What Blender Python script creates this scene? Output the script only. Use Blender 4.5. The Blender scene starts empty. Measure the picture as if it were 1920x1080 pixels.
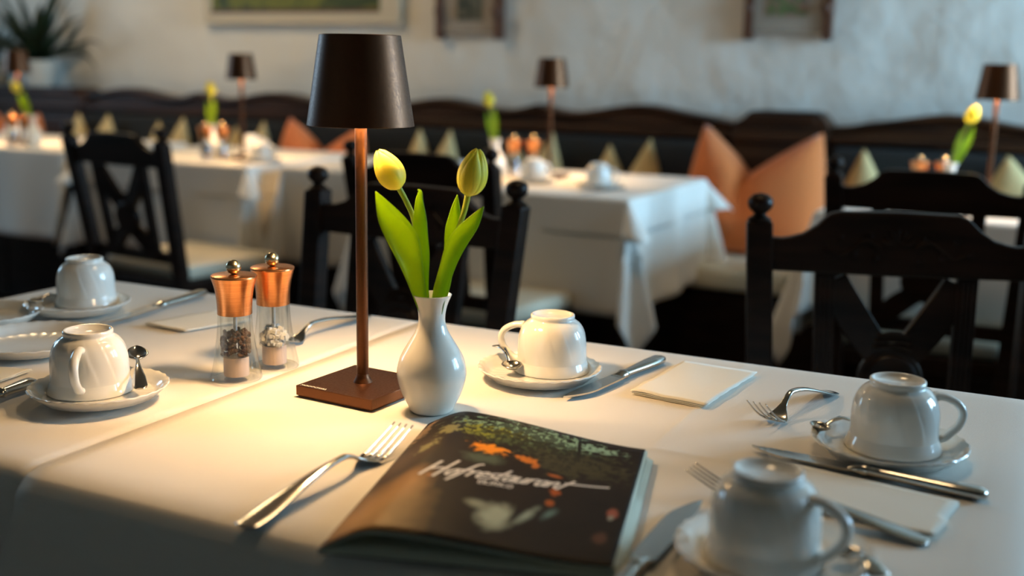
import bpy, bmesh, math, random
from mathutils import Vector, Matrix, noise
random.seed(7)
S = bpy.context.scene
C = S.collection
PI = math.pi
R = math.radians

# ------------------------------------------------------------------ camera, lights, exposure
# world axes follow the room: x along the long wall, y towards it, z up
FPX, PITCH, ROLL, YAW = 2100.0, .195, .0183, R(26)
TZ = .75                                   # height of the table tops
CAM = Vector((0, 0, TZ + .347))


def cam_axes():
    F = Vector((0, math.cos(PITCH), -math.sin(PITCH)))
    X = Vector((1, 0, 0))
    U = X.cross(F)
    c, s = math.cos(ROLL), math.sin(ROLL)
    X2, U2 = X * c + U * s, U * c - X * s
    rz = Matrix.Rotation(YAW, 3, 'Z')
    return rz @ X2, rz @ U2, rz @ F


CX, CU, CF = cam_axes()
cd = bpy.data.cameras.new('camera')
cam = bpy.data.objects.new('camera', cd)
C.objects.link(cam)
cam.matrix_world = Matrix.Translation(CAM) @ Matrix((CX, CU, -CF)).transposed().to_4x4()
cd.sensor_width = 36
cd.lens = FPX / 1920 * 36
cd.clip_start = .05
cd.dof.use_dof = True
cd.dof.focus_distance = 1.19
cd.dof.aperture_fstop = 2.7
cd.dof.aperture_blades = 0
S.camera = cam


def at(px, py, z=0.0):
    """the point of the horizontal plane z (above the table tops) seen at a pixel of the photograph"""
    d = CF + CX * ((px - 960) / FPX) - CU * ((py - 540) / FPX)
    t = (TZ + z - CAM.z) / d.z
    return CAM + d * t


w = bpy.data.worlds.new('world')
S.world = w
w.use_nodes = True
w.node_tree.nodes['Background'].inputs[0].default_value = (.75, .85, 1, 1)
w.node_tree.nodes['Background'].inputs[1].default_value = .3


def area(name, loc, target, sx, sy, power, color, shape='RECTANGLE', parent=None, spread=None):
    l = bpy.data.lights.new(name, 'AREA')
    l.shape = shape
    l.size = sx
    if shape == 'RECTANGLE':
        l.size_y = sy
    l.energy = power
    l.color = color
    if spread:
        l.spread = spread
    o = bpy.data.objects.new(name, l)
    C.objects.link(o)
    o.location = loc
    o.rotation_euler = (Vector(target) - Vector(loc)).to_track_quat('-Z', 'Y').to_euler()
    if parent:
        o.parent = parent
    return o


DAY = (.42, .73, 1.0)
WARM = (1.0, .60, .27)
# daylight behind the panes of the windows (right wall x=2.2, left wall x=-6)
RW = [(2.15, 2.75), (3.0, 3.75)]             # y spans of the right-hand windows
for (y0, y1), e in zip(RW, (40, 205)):
    area('daylight', (2.42, (y0 + y1) / 2, 1.62), (0, (y0 + y1) / 2, 1.62), y1 - y0 + .1, 1.3, e, DAY)
area('daylight', (-6.22, 2.4, 1.65), (0, 2.4, 1.65), 1.3, 1.3, 34, DAY)
# unseen warm fill lights added under the ceiling to lift wall and table
area('warm_fill', (-3.4, 3.0, 2.50), (-3.4, 3.2, 0), .35, .35, 12, (1, .70, .36))
area('warm_fill', (-.5, 1.7, 2.50), (-.5, 1.7, 0), .35, .35, 4.5, (1, .68, .36))
LAMP_W = 1.85

vs = S.view_settings
vs.view_transform = 'Standard'
vs.look = 'None'
vs.gamma = 1
vs.use_curve_mapping = False
vs.exposure = .68
try:
    S.cycles.use_denoising = True
    S.cycles.max_bounces = 10
    S.cycles.transparent_max_bounces = 16
    S.cycles.caustics_reflective = False
    S.cycles.caustics_refractive = False
    S.cycles.sample_clamp_indirect = 4
except Exception:
    pass

# ------------------------------------------------------------------ materials
MATS = {}


def mat(name, base=(.5, .5, .5), rough=.5, metal=0.0, spec=.5, emit=None, estr=0, coat=0, sheen=0):
    m = bpy.data.materials.new(name)
    m.use_nodes = True
    b = m.node_tree.nodes['Principled BSDF']
    b.inputs['Base Color'].default_value = (*base, 1)
    b.inputs['Roughness'].default_value = rough
    b.inputs['Metallic'].default_value = metal
    b.inputs['Specular IOR Level'].default_value = spec
    b.inputs['Coat Weight'].default_value = coat
    b.inputs['Sheen Weight'].default_value = sheen
    if emit:
        b.inputs['Emission Color'].default_value = (*emit, 1)
        b.inputs['Emission Strength'].default_value = estr
    MATS[name] = m
    return m


def N(m, t, **kw):
    n = m.node_tree.nodes.new(t)
    for k, v in kw.items():
        if k in n.inputs:
            n.inputs[k].default_value = v
        else:
            setattr(n, k, v)
    return n


def L(m, a, b):
    m.node_tree.links.new(a, b)


def bsdf(m):
    return m.node_tree.nodes['Principled BSDF']


def coords(m, scale=(1, 1, 1), out='Object'):
    tc = N(m, 'ShaderNodeTexCoord')
    mp = N(m, 'ShaderNodeMapping')
    mp.inputs['Scale'].default_value = scale
    L(m, tc.outputs[out], mp.inputs[0])
    return mp.outputs[0]


def noise_tint(m, c1, c2, scale=5, detail=4, mscale=(1, 1, 1), lo=.35, hi=.65):
    n = N(m, 'ShaderNodeTexNoise', Scale=scale, Detail=detail)
    L(m, coords(m, mscale), n.inputs['Vector'])
    r = N(m, 'ShaderNodeValToRGB')
    r.color_ramp.elements[0].color = (*c1, 1)
    r.color_ramp.elements[1].color = (*c2, 1)
    r.color_ramp.elements[0].position = lo
    r.color_ramp.elements[1].position = hi
    L(m, n.outputs['Fac'], r.inputs[0])
    L(m, r.outputs[0], bsdf(m).inputs['Base Color'])
    return r


def bump_noise(m, scale, strength, dist=.002, mscale=(1, 1, 1), detail=3):
    n = N(m, 'ShaderNodeTexNoise', Scale=scale, Detail=detail)
    L(m, coords(m, mscale), n.inputs['Vector'])
    b = N(m, 'ShaderNodeBump', Strength=strength, Distance=dist)
    L(m, n.outputs['Fac'], b.inputs['Height'])
    L(m, b.outputs[0], bsdf(m).inputs['Normal'])
    return b


def weave(m, scale, strength, dist=.0004):
    ws = []
    v = coords(m)
    for d in ('X', 'Y'):
        t = N(m, 'ShaderNodeTexWave', Scale=scale)
        t.wave_type = 'BANDS'
        t.bands_direction = d
        L(m, v, t.inputs['Vector'])
        ws.append(t)
    a = N(m, 'ShaderNodeMath', operation='ADD')
    L(m, ws[0].outputs['Fac'], a.inputs[0])
    L(m, ws[1].outputs['Fac'], a.inputs[1])
    b = N(m, 'ShaderNodeBump', Strength=strength, Distance=dist)
    L(m, a.outputs[0], b.inputs['Height'])
    L(m, b.outputs[0], bsdf(m).inputs['Normal'])


m = mat('plaster', (.7, .68, .62), .9)
noise_tint(m, (.62, .605, .55), (.74, .72, .66), 1.3, 6)
bump_noise(m, 2.2, .9, .06, detail=6)
mat('ceiling_paint', (.22, .15, .09), .9)
m = mat('floor_wood', (.10, .05, .025), .45)
noise_tint(m, (.06, .03, .016), (.14, .075, .04), 4, 6, (1, 12, 1))
m = mat('black_wood', (.012, .008, .006), .38, spec=.14)
noise_tint(m, (.007, .0035, .002), (.020, .009, .005), 6, 5, (1, 1, 8))
bump_noise(m, 40, .12, .001, (1, 1, .1))
m = mat('bench_wood', (.03, .012, .005), .42, spec=.2)
noise_tint(m, (.012, .005, .003), (.055, .022, .009), 3, 6, (.7, 1, 9))
mat('bench_upholstery', (.010, .011, .011), .9)
m = mat('cream_vinyl', (.62, .57, .44), .45)
m = mat('cloth', (.80, .765, .70), .82, spec=.2, sheen=.15)
weave(m, 260, .25, .0005)
m = mat('napkin', (.90, .87, .78), .9, spec=.1)
bump_noise(m, 90, .25, .0006)
m = mat('orange_fabric', (.68, .19, .05), .85, spec=.2, sheen=.3)
t = N(m, 'ShaderNodeTexWave', Scale=38.0, Distortion=.6)
t.bands_direction = 'Z'
L(m, coords(m), t.inputs['Vector'])
b_ = N(m, 'ShaderNodeBump', Strength=.5, Distance=.002)
L(m, t.outputs['Fac'], b_.inputs['Height'])
L(m, b_.outputs[0], bsdf(m).inputs['Normal'])
m = mat('cream_fabric', (.60, .45, .22), .9, spec=.1)
bump_noise(m, 60, .3, .002)
m = mat('bronze', (.105, .038, .013), .36, metal=1, coat=.25)
bsdf(m).inputs['Coat Roughness'].default_value = .38
n_ = N(m, 'ShaderNodeTexNoise', Scale=420.0, Detail=2.0)
L(m, coords(m), n_.inputs['Vector'])
mr = N(m, 'ShaderNodeMapRange')
for k, v in zip((1, 2, 3, 4), (.35, .65, .36, .5)):
    mr.inputs[k].default_value = v
L(m, n_.outputs['Fac'], mr.inputs[0])
L(m, mr.outputs[0], bsdf(m).inputs['Roughness'])
mat('lamp_inner', (.85, .82, .75), .6)
mat('lamp_glow', (1, .9, .7), .5, emit=(1, .72, .40), estr=14)
mat('silver_print', (.95, .92, .85), .6)
m = mat('porcelain', (.84, .82, .75), .16, spec=.6, coat=.4)
m = mat('arcopal', (.83, .82, .77), .12, spec=.6, coat=.3)
m = mat('steel', (.56, .54, .50), .16, metal=1)
m = mat('copper', (.86, .36, .14), .26, metal=1)
bump_noise(m, 90, .10, .0003, (.4, .4, 20))
n_ = N(m, 'ShaderNodeTexNoise', Scale=30.0, Detail=3.0)
L(m, coords(m, (.3, .3, 40)), n_.inputs['Vector'])
r_ = N(m, 'ShaderNodeValToRGB')
r_.color_ramp.elements[0].color = (.66, .24, .085, 1)
r_.color_ramp.elements[1].color = (.90, .40, .16, 1)
r_.color_ramp.elements[0].position = .3
r_.color_ramp.elements[1].position = .7
L(m, n_.outputs['Fac'], r_.inputs[0])
L(m, r_.outputs[0], bsdf(m).inputs['Base Color'])
mat('brass_steel', (.62, .52, .34), .22, metal=1)
mat('pepper', (.10, .042, .018), .85, spec=.2)
mat('salt', (.9, .88, .86), .5)
mat('mill_insert', (.72, .56, .48), .4)
mat('acrylic_rod', (.85, .85, .85), .4, spec=.3)
mat('clay', (.5, .52, .48), .5)
mat('soil', (.02, .014, .01), .9)
m = mat('plant_leaf', (.012, .028, .010), .5)
mat('frame_brown', (.085, .03, .012), .5)
mat('frame_cream', (.52, .46, .34), .6)
mat('mat_board', (.30, .26, .21), .7)
mat('page_paper', (.66, .70, .58), .6)
mat('lettering', (.74, .70, .66), .55)
mat('window_frame_paint', (.7, .7, .66), .5)


def glassy(name, tint, gloss_rough=.03, ior=1.45):
    m = bpy.data.materials.new(name)
    m.use_nodes = True
    nt = m.node_tree
    nt.nodes.clear()
    o = N(m, 'ShaderNodeOutputMaterial')
    t = N(m, 'ShaderNodeBsdfTransparent')
    t.inputs[0].default_value = (*tint, 1)
    g = N(m, 'ShaderNodeBsdfGlossy', Roughness=gloss_rough)
    lw = N(m, 'ShaderNodeLayerWeight', Blend=.5)
    pw = N(m, 'ShaderNodeMath', operation='POWER')
    pw.inputs[1].default_value = 4.0
    L(m, lw.outputs['Facing'], pw.inputs[0])
    f = N(m, 'ShaderNodeMapRange')
    f.inputs[3].default_value = .10
    f.inputs[4].default_value = .8
    L(m, pw.outputs[0], f.inputs[0])
    mx = N(m, 'ShaderNodeMixShader')
    L(m, f.outputs[0], mx.inputs[0])
    L(m, t.outputs[0], mx.inputs[1])
    L(m, g.outputs[0], mx.inputs[2])
    L(m, mx.outputs[0], o.inputs[0])
    MATS[name] = m
    return m


glassy('mill_glass', (.94, .95, .94), .03, 1.6)
glassy('pane_glass', (.98, .99, 1.0))


def leafy(name, c1, c2, trans, tw=.5, rough=.45, gscale=18, mscale=(1, 1, 1)):
    m = mat(name, c1, rough, spec=.35)
    r = noise_tint(m, c1, c2, gscale, 3, mscale)
    tr = N(m, 'ShaderNodeBsdfTranslucent')
    tr.inputs[0].default_value = (*trans, 1)
    mx = N(m, 'ShaderNodeMixShader')
    mx.inputs[0].default_value = tw
    out = m.node_tree.nodes['Material Output']
    L(m, bsdf(m).outputs[0], mx.inputs[1])
    L(m, tr.outputs[0], mx.inputs[2])
    L(m, mx.outputs[0], out.inputs[0])
    return m


leafy('tulip_leaf', (.13, .30, .012), (.36, .54, .02), (.52, .70, .03), .48, gscale=14)
leafy('tulip_stem', (.34, .42, .05), (.42, .48, .06), (.5, .55, .05), .25)
leafy('tulip_petal', (.96, .84, .12), (.86, .86, .10), (1, .95, .36), .5, gscale=12, mscale=(1, 1, .2))


def painting(name, seed, cols, scale=5.0):
    m = mat(name, (.1, .1, .1), .6)
    n = N(m, 'ShaderNodeTexNoise', Scale=scale, Detail=4.0, Distortion=1.2)
    mp = coords(m, (1, 1, 1.6))
    L(m, mp, n.inputs['Vector'])
    mp.node.inputs['Location'].default_value = (seed, seed * 2, 0)
    r = N(m, 'ShaderNodeValToRGB')
    cr = r.color_ramp
    cr.interpolation = 'EASE'
    while len(cr.elements) < len(cols):
        cr.elements.new(.5)
    for i, c in enumerate(cols):
        cr.elements[i].position = .3 + .42 * i / (len(cols) - 1)
        cr.elements[i].color = (*c, 1)
    L(m, n.outputs['Fac'], r.inputs[0])
    L(m, r.outputs[0], bsdf(m).inputs['Base Color'])
    return m


painting('meadow_painting', 3, [(.006, .010, .004), (.03, .05, .006), (.14, .15, .01), (.03, .045, .006), (.008, .014, .01)], 3.0)
painting('dark_print', 5, [(.02, .03, .02), (.10, .10, .07), (.03, .05, .04)], 14)
painting('floral_print', 9, [(.03, .07, .03), (.10, .16, .06), (.22, .12, .10), (.05, .06, .05)], 16)


def cover_material():
    """printed cover: night garden with blurred lights; u across from the spine, v from top to bottom"""
    m = mat('magazine_cover', (.02, .014, .01), .48, spec=.10)
    tc = N(m, 'ShaderNodeTexCoord')
    uv = tc.outputs['UV']
    sep = N(m, 'ShaderNodeSeparateXYZ')
    L(m, uv, sep.inputs[0])

    def mth(op, a, b=None, clamp=False):
        n = N(m, 'ShaderNodeMath', operation=op)
        n.use_clamp = clamp
        for i, q in enumerate((a, b)):
            if q is None:
                continue
            if isinstance(q, (int, float)):
                n.inputs[i].default_value = q
            else:
                L(m, q, n.inputs[i])
        return n.outputs[0]

    def nz(scale, detail=3, dist=0.0, sc=(1, 1, 1)):
        mp = N(m, 'ShaderNodeMapping')
        mp.inputs['Scale'].default_value = sc
        L(m, uv, mp.inputs[0])
        n = N(m, 'ShaderNodeTexNoise', Scale=scale, Detail=detail, Distortion=dist)
        L(m, mp.outputs[0], n.inputs['Vector'])
        return n.outputs['Fac']
    base = N(m, 'ShaderNodeValToRGB')
    base.color_ramp.elements[0].color = (.006, .004, .003, 1)
    base.color_ramp.elements[1].color = (.024, .014, .008, 1)
    L(m, nz(6, 4), base.inputs[0])
    cur = base.outputs[0]
    n1, n2, n3, n4 = nz(9, 4, 1.0), nz(26, 5, .6, (1, 1.6, 1)), nz(5, 2), nz(40, 4, .8)
    U, V = sep.outputs[0], sep.outputs[1]

    def blob(cx, cy, rx, ry, col, ang=0.0, rag=.5, soft=.35, ns=None, op=1.0):
        nonlocal cur
        du, dv = mth('SUBTRACT', U, cx), mth('SUBTRACT', V, cy)
        c, s = math.cos(ang), math.sin(ang)
        a = mth('DIVIDE', mth('ADD', mth('MULTIPLY', du, c), mth('MULTIPLY', dv, s)), rx)
        b = mth('DIVIDE', mth('SUBTRACT', mth('MULTIPLY', dv, c), mth('MULTIPLY', du, s)), ry)
        d = mth('SQRT', mth('ADD', mth('MULTIPLY', a, a), mth('MULTIPLY', b, b)))
        d = mth('ADD', d, mth('MULTIPLY', mth('SUBTRACT', ns or n1, .5), rag * 2))
        k = mth('DIVIDE', mth('SUBTRACT', 1.0, d), soft, True)
        if op < 1:
            k = mth('MULTIPLY', k, op)
        mx = N(m, 'ShaderNodeMix', data_type='RGBA')
        L(m, k, mx.inputs[0])
        L(m, cur, mx.inputs[6])
        mx.inputs[7].default_value = (*col, 1)
        cur = mx.outputs[2]
    # foliage against an evening sky, upper half
    blob(.52, .13, .34, .12, (.20, .32, .21), .02, 1.1, .22, n2)
    blob(.40, .17, .20, .07, (.24, .25, .03), .05, 1.6, .22, n2)
    blob(.80, .09, .12, .035, (.22, .36, .27), .0, 1.3, .3, n2)
    blob(.60, .20, .30, .07, (.06, .08, .03), .0, 1.7, .3, n2)
    blob(.75, .27, .22, .12, (.050, .045, .020), .0, 1.9, .3, n2)
    blob(.735, .12, .012, .13, (.010, .008, .005), -.15, .3, .5, n2)
    blob(.50, .12, .30, .12, (.014, .012, .006), .3, 3.6, .2, n4, .8)
    blob(.39, .31, .085, .045, (.78, .25, .012), .12, 1.2, .3, n2)
    blob(.56, .325, .050, .03, (.58, .17, .015), .25, 1.3, .4, n2)
    blob(.60, .365, .018, .025, (.45, .13, .02), .3, .5, .5)
    blob(.69, .41, .035, .012, (.42, .11, .015), .1, .6, .5)
    blob(.715, .535, .026, .035, (.40, .085, .012), .0, .7, .4, n2)
    blob(.715, .625, .020, .028, (.38, .09, .015), .0, .5, .5)
    blob(.40, .40, .10, .05, (.07, .09, .06), .0, .8, .6)
    blob(.24, .60, .012, .015, (.40, .12, .03), .0, .5, .8)
    # stone path lower left, with the table lamp's gold sheen painted in
    blob(.12, .88, .26, .34, (.62, .33, .10), .0, .35, 1.1, n3, 1.0)
    blob(.20, .66, .10, .16, (.48, .24, .08), .0, .3, 1.1, n3, .9)
    blob(.05, .45, .14, .30, (.12, .06, .025), .2, .3, 1.2, n3, .7)
    blob(.17, .18, .05, .05, (.26, .24, .10), .5, 1.9, .3, n2)
    blob(.13, .34, .03, .06, (.24, .22, .10), .5, 1.9, .3, n2)
    blob(.02, .14, .03, .12, (.30, .20, .12), .2, 1.9, .3, n2)
    # blurred white table and chairs, lower middle
    blob(.56, .80, .075, .11, (.42, .42, .28), .15, .7, .6)
    blob(.47, .74, .06, .035, (.30, .29, .19), .2, .4, .7)
    blob(.655, .745, .028, .10, (.36, .40, .29), .35, .6, .8)
    blob(.73, .71, .025, .060, (.12, .19, .16), .3, .5, .9)
    blob(.945, .62, .026, .05, (.34, .10, .06), .0, .8, .5)
    blob(.945, .66, .012, .02, (.30, .30, .24), .0, .8, .5)
    blob(.93, .82, .030, .05, (.11, .05, .03), .0, .8, .6)
    L(m, cur, bsdf(m).inputs['Base Color'])
    return m


cover_material()

# ------------------------------------------------------------------ mesh helpers


def link(name, data, parent=None):
    o = bpy.data.objects.new(name, data)
    C.objects.link(o)
    if parent:
        o.parent = parent
    return o


def obj(name, bm, material, parent=None, smooth=True, bevel=0, solid=0, subd=0, loc=None, angle=35):
    bmesh.ops.remove_doubles(bm, verts=bm.verts[:], dist=1e-6)
    bmesh.ops.recalc_face_normals(bm, faces=bm.faces[:])
    me = bpy.data.meshes.new(name)
    bm.to_mesh(me)
    bm.free()
    if smooth:
        for p in me.polygons:
            p.use_smooth = True
        if angle:
            try:
                me.set_sharp_from_angle(angle=R(angle))
            except Exception:
                pass
    me.materials.append(MATS[material] if isinstance(material, str) else material)
    o = link(name, me, parent)
    if solid:
        md = o.modifiers.new('s', 'SOLIDIFY')
        md.thickness = solid
        md.offset = -1
    if bevel:
        md = o.modifiers.new('b', 'BEVEL')
        md.width = bevel
        md.segments = 2
        md.limit_method = 'ANGLE'
        md.angle_limit = R(50)
    if subd:
        md = o.modifiers.new('u', 'SUBSURF')
        md.levels = md.render_levels = subd
    if loc:
        o.location = loc
    return o


def tag(o, label=None, cat=None, group=None, kind=None):
    if label:
        o['label'] = label
    if cat:
        o['category'] = cat
    if group:
        o['group'] = group
    if kind:
        o['kind'] = kind
    return o


def thing(name, label, cat, loc=(0, 0, 0), rz=0, group=None):
    o = bpy.data.objects.new(name, None)
    o.empty_display_size = .05
    C.objects.link(o)
    o.location = loc
    o.rotation_euler = (0, 0, rz)
    return tag(o, label, cat, group)


def dup(root, loc, rz, label, group=None):
    def cp(o, parent):
        c = o.copy()
        C.objects.link(c)
        c.parent = parent
        for ch in list(o.children):
            cp(ch, c)
        return c
    r = cp(root, None)
    r.location = loc
    r.rotation_euler = (0, 0, rz)
    r['label'] = label
    if group:
        r['group'] = group
    return r


def box(bm, x0, x1, y0, y1, z0, z1, mat4=None):
    vs_ = [bm.verts.new((x, y, z)) for z in (z0, z1) for y in (y0, y1) for x in (x0, x1)]
    for f in ((0, 2, 3, 1), (4, 5, 7, 6), (0, 1, 5, 4), (2, 6, 7, 3), (0, 4, 6, 2), (1, 3, 7, 5)):
        bm.faces.new([vs_[i] for i in f])
    if mat4:
        bmesh.ops.transform(bm, matrix=mat4, verts=vs_)


def grid(bm, rows, closed_u=False, closed_v=False):
    """rows: list of lists of points"""
    V_ = [[bm.verts.new(p) for p in r] for r in rows]
    nr, nc = len(V_), len(V_[0])
    for i in range(nr if closed_v else nr - 1):
        for j in range(nc if closed_u else nc - 1):
            a, b = V_[i][j], V_[i][(j + 1) % nc]
            c, d = V_[(i + 1) % nr][(j + 1) % nc], V_[(i + 1) % nr][j]
            try:
                bm.faces.new([q for k, q in enumerate((a, b, c, d)) if q not in (a, b, c, d)[:k]])
            except ValueError:
                pass
    return V_


def lathe(bm, prof, seg=48, mod=None, center=(0, 0, 0)):
    rows = []
    for i, (r, z) in enumerate(prof):
        row = []
        for k in range(seg):
            a = 2 * PI * k / seg
            rr, zz = (r, z) if mod is None else mod(r, z, a, i)
            row.append((center[0] + rr * math.cos(a), center[1] + rr * math.sin(a), center[2] + zz))
        rows.append(row)
    V_ = grid(bm, rows, closed_u=True)
    return V_


def smooth_prof(pts, n=4):
    """Catmull-Rom through profile points"""
    out = []
    P = [pts[0]] + list(pts) + [pts[-1]]
    for i in range(1, len(P) - 2):
        for k in range(n):
            t = k / n
            q = []
            for a, b, c, d in zip(P[i - 1], P[i], P[i + 1], P[i + 2]):
                q.append(.5 * (2 * b + (c - a) * t + (2 * a - 5 * b + 4 * c - d) * t * t + (3 * b - a - 3 * c + d) * t ** 3))
            out.append(tuple(q))
    out.append(tuple(pts[-1]))
    return out


def tube(bm, pts, rad, seg=10, flat=1.0, up=Vector((0, 0, 1)), cap=True):
    """a round (or oval: flat<1 squashes along up) tube through the points"""
    pts = [Vector(p) for p in pts]
    rows = []
    n = len(pts)
    for i, p in enumerate(pts):
        t = (pts[min(i + 1, n - 1)] - pts[max(i - 1, 0)]).normalized()
        s = t.cross(up)
        if s.length < 1e-4:
            s = t.cross(Vector((1, 0, 0)))
        s.normalize()
        u = s.cross(t)
        r = rad[i] if isinstance(rad, (list, tuple)) else rad
        rows.append([p + s * (r * math.cos(2 * PI * k / seg)) + u * (r * flat * math.sin(2 * PI * k / seg)) for k in range(seg)])
    V_ = grid(bm, rows, closed_u=True)
    if cap:
        bm.faces.new(V_[0])
        bm.faces.new(V_[-1])


def loft(bm, secs, seg=12, power=1.0):
    """sections (x, y, z, half width, half thickness) along x, superelliptic"""
    rows = []
    for x, y, z, hw, ht in secs:
        row = []
        for k in range(seg):
            a = 2 * PI * k / seg
            c, s = math.cos(a), math.sin(a)
            row.append((x, y + hw * math.copysign(abs(c) ** power, c), z + ht * math.copysign(abs(s) ** power, s)))
        rows.append(row)
    V_ = grid(bm, rows, closed_u=True)
    bm.faces.new(V_[0])
    bm.faces.new(V_[-1])


def prism(bm, outline, y0, y1, fn=lambda x, y, z: (x, y, z)):
    a = [bm.verts.new(fn(x, y0, z)) for x, z in outline]
    b = [bm.verts.new(fn(x, y1, z)) for x, z in outline]
    n = len(a)
    bm.faces.new(a)
    bm.faces.new(b)
    for i in range(n):
        bm.faces.new((a[i], a[(i + 1) % n], b[(i + 1) % n], b[i]))


def sweep(bm, pts, hw, hd, side):
    """rectangular bar through points; hd = half depth along side, hw = half width across"""
    pts = [Vector(p) for p in pts]
    side = Vector(side).normalized()
    rows = []
    n = len(pts)
    for i, p in enumerate(pts):
        t = (pts[min(i + 1, n - 1)] - pts[max(i - 1, 0)]).normalized()
        a = t.cross(side).normalized()
        hh = hw[i] if isinstance(hw, (list, tuple)) else hw
        rows.append([p + a * hh + side * hd, p - a * hh + side * hd, p - a * hh - side * hd, p + a * hh - side * hd])
    V_ = grid(bm, rows, closed_u=True)
    bm.faces.new(V_[0])
    bm.faces.new(V_[-1])


def new():
    return bmesh.new()


def sstep(x):
    x = max(0, min(1, x))
    return x * x * (3 - 2 * x)


# ------------------------------------------------------------------ room
def struct(name, bm, m, **kw):
    return tag(obj(name, bm, m, smooth=False, **kw), kind='structure')


X0, X1, Y0, Y1, H = -6.0, 2.2, -2.4, 4.17, 2.55
b = new(); box(b, X0 - .2, X1 + .2, Y0 - .2, Y1 + .2, -.1, 0); struct('floor', b, 'floor_wood')
b = new(); box(b, X0 - .2, X1 + .2, Y0 - .2, Y1 + .2, H, H + .1); struct('ceiling', b, 'ceiling_paint')
b = new(); box(b, X0 - .2, X1 + .2, Y1, Y1 + .2, 0, H); struct('wall_back', b, 'plaster')


def wall_with_holes(name, fixed0, fixed1, a0, a1, holes, axis):
    """holes: (a0, a1, z0, z1)"""
    bm = new()

    def bx(p0, p1, z0, z1):
        if p1 - p0 < 1e-4:
            return
        if axis == 'y':
            box(bm, fixed0, fixed1, p0, p1, z0, z1)
        else:
            box(bm, p0, p1, fixed0, fixed1, z0, z1)
    cur = a0
    for h0, h1, z0, z1 in holes:
        bx(cur, h0, 0, H)
        bx(h0, h1, 0, z0)
        bx(h0, h1, z1, H)
        cur = h1
    bx(cur, a1, 0, H)
    struct(name, bm, 'plaster')


wall_with_holes('wall_right', X1, X1 + .2, Y0, Y1, [(y0, y1, 1.0, 2.25) for y0, y1 in RW], 'y')
wall_with_holes('wall_left', X0 - .2, X0, Y0, Y1, [(1.8, 3.0, 1.0, 2.3)], 'y')
wall_with_holes('wall_front', Y0 - .2, Y0, X0, X1, [], 'x')


def window(idx, axis, fixed, a0, a1, z0, z1):
    bm = new()
    f = .05
    am, zm = (a0 + a1) / 2, z0 + (z1 - z0) * .66
    for p0, p1, q0, q1 in ((a0, a0 + f, z0, z1), (a1 - f, a1, z0, z1), (a0, a1, z0, z0 + f), (a0, a1, z1 - f, z1),
                           (am - .035, am + .035, z0, z1), (a0, a1, zm - .02, zm + .02)):
        if axis == 'y':
            box(bm, fixed - .03, fixed + .03, p0, p1, q0, q1)
        else:
            box(bm, p0, p1, fixed - .03, fixed + .03, q0, q1)
    o = struct('window_%d' % idx, bm, 'window_frame_paint')
    bm = new()
    if axis == 'y':
        box(bm, fixed - .003, fixed + .003, a0 + .02, a1 - .02, z0 + .02, z1 - .02)
    else:
        box(bm, a0 + .02, a1 - .02, fixed - .003, fixed + .003, z0 + .02, z1 - .02)
    obj('pane', bm, 'pane_glass', o, smooth=False)


window(1, 'y', X1 + .1, RW[0][0], RW[0][1], 1.0, 2.25)
window(2, 'y', X1 + .1, RW[1][0], RW[1][1], 1.0, 2.25)
window(3, 'y', X0 - .1, 1.8, 3.0, 1.0, 2.3)

# ------------------------------------------------------------------ wall bench
BY = 4.0     # front of the bench backs


def bench_top(d):
    """carved wavy top of one bench back; d = distance from its middle"""
    d = abs(d)
    z = .925 + .042 * math.exp(-((d - .43) / .19) ** 2)
    if d < .16:
        z += .032 * max(0, 1 - d / .15) ** 1.4
    if d > .68:
        z -= .012 * sstep((d - .68) / .1)
    return z


def wavy_bench(x0, x1, mid, label):
    b = thing('dining_bench', label, 'bench', ((x0 + x1) / 2, BY, 0), 0, None)
    ox = (x0 + x1) / 2
    bm = new()
    n = 80
    xs = [x0 + (x1 - x0) * i / n for i in range(n + 1)]
    outline = [(x - ox, bench_top(x - mid)) for x in xs] + [(x1 - ox, .05), (x0 - ox, .05)]
    prism(bm, outline, .03, .12)
    obj('back_panel', bm, 'bench_wood', b, smooth=False, bevel=.006)
    bm = new()
    rows = []
    for i in range(n + 1):
        x = xs[i]
        z = bench_top(x - mid)
        rows.append([(x - ox, .03 + dy, z + dz) for dy, dz in ((0, 0), (-.018, -.002), (-.022, -.014), (-.010, -.024), (0, -.03))])
    grid(bm, rows)
    obj('top_moulding', bm, 'bench_wood', b)
    bm = new()
    box(bm, x0 - ox, x1 - ox, -.02, .03, .855, .885)
    obj('ledge_moulding', bm, 'bench_wood', b, smooth=False, bevel=.008)
    bm = new()
    box(bm, x0 - ox + .01, x1 - ox - .01, -.035, .03, .47, .845)
    obj('upholstered_back', bm, 'bench_upholstery', b, smooth=False, bevel=.02)
    bm = new()
    box(bm, x0 - ox, x1 - ox, -.50, .03, .02, .40)
    obj('seat_box', bm, 'black_wood', b, smooth=False, bevel=.006)
    bm = new()
    box(bm, x0 - ox + .005, x1 - ox - .005, -.53, -.04, .401, .475)
    obj('seat_cushion', bm, 'cream_vinyl', b, smooth=False, bevel=.02)
    return b


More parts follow.
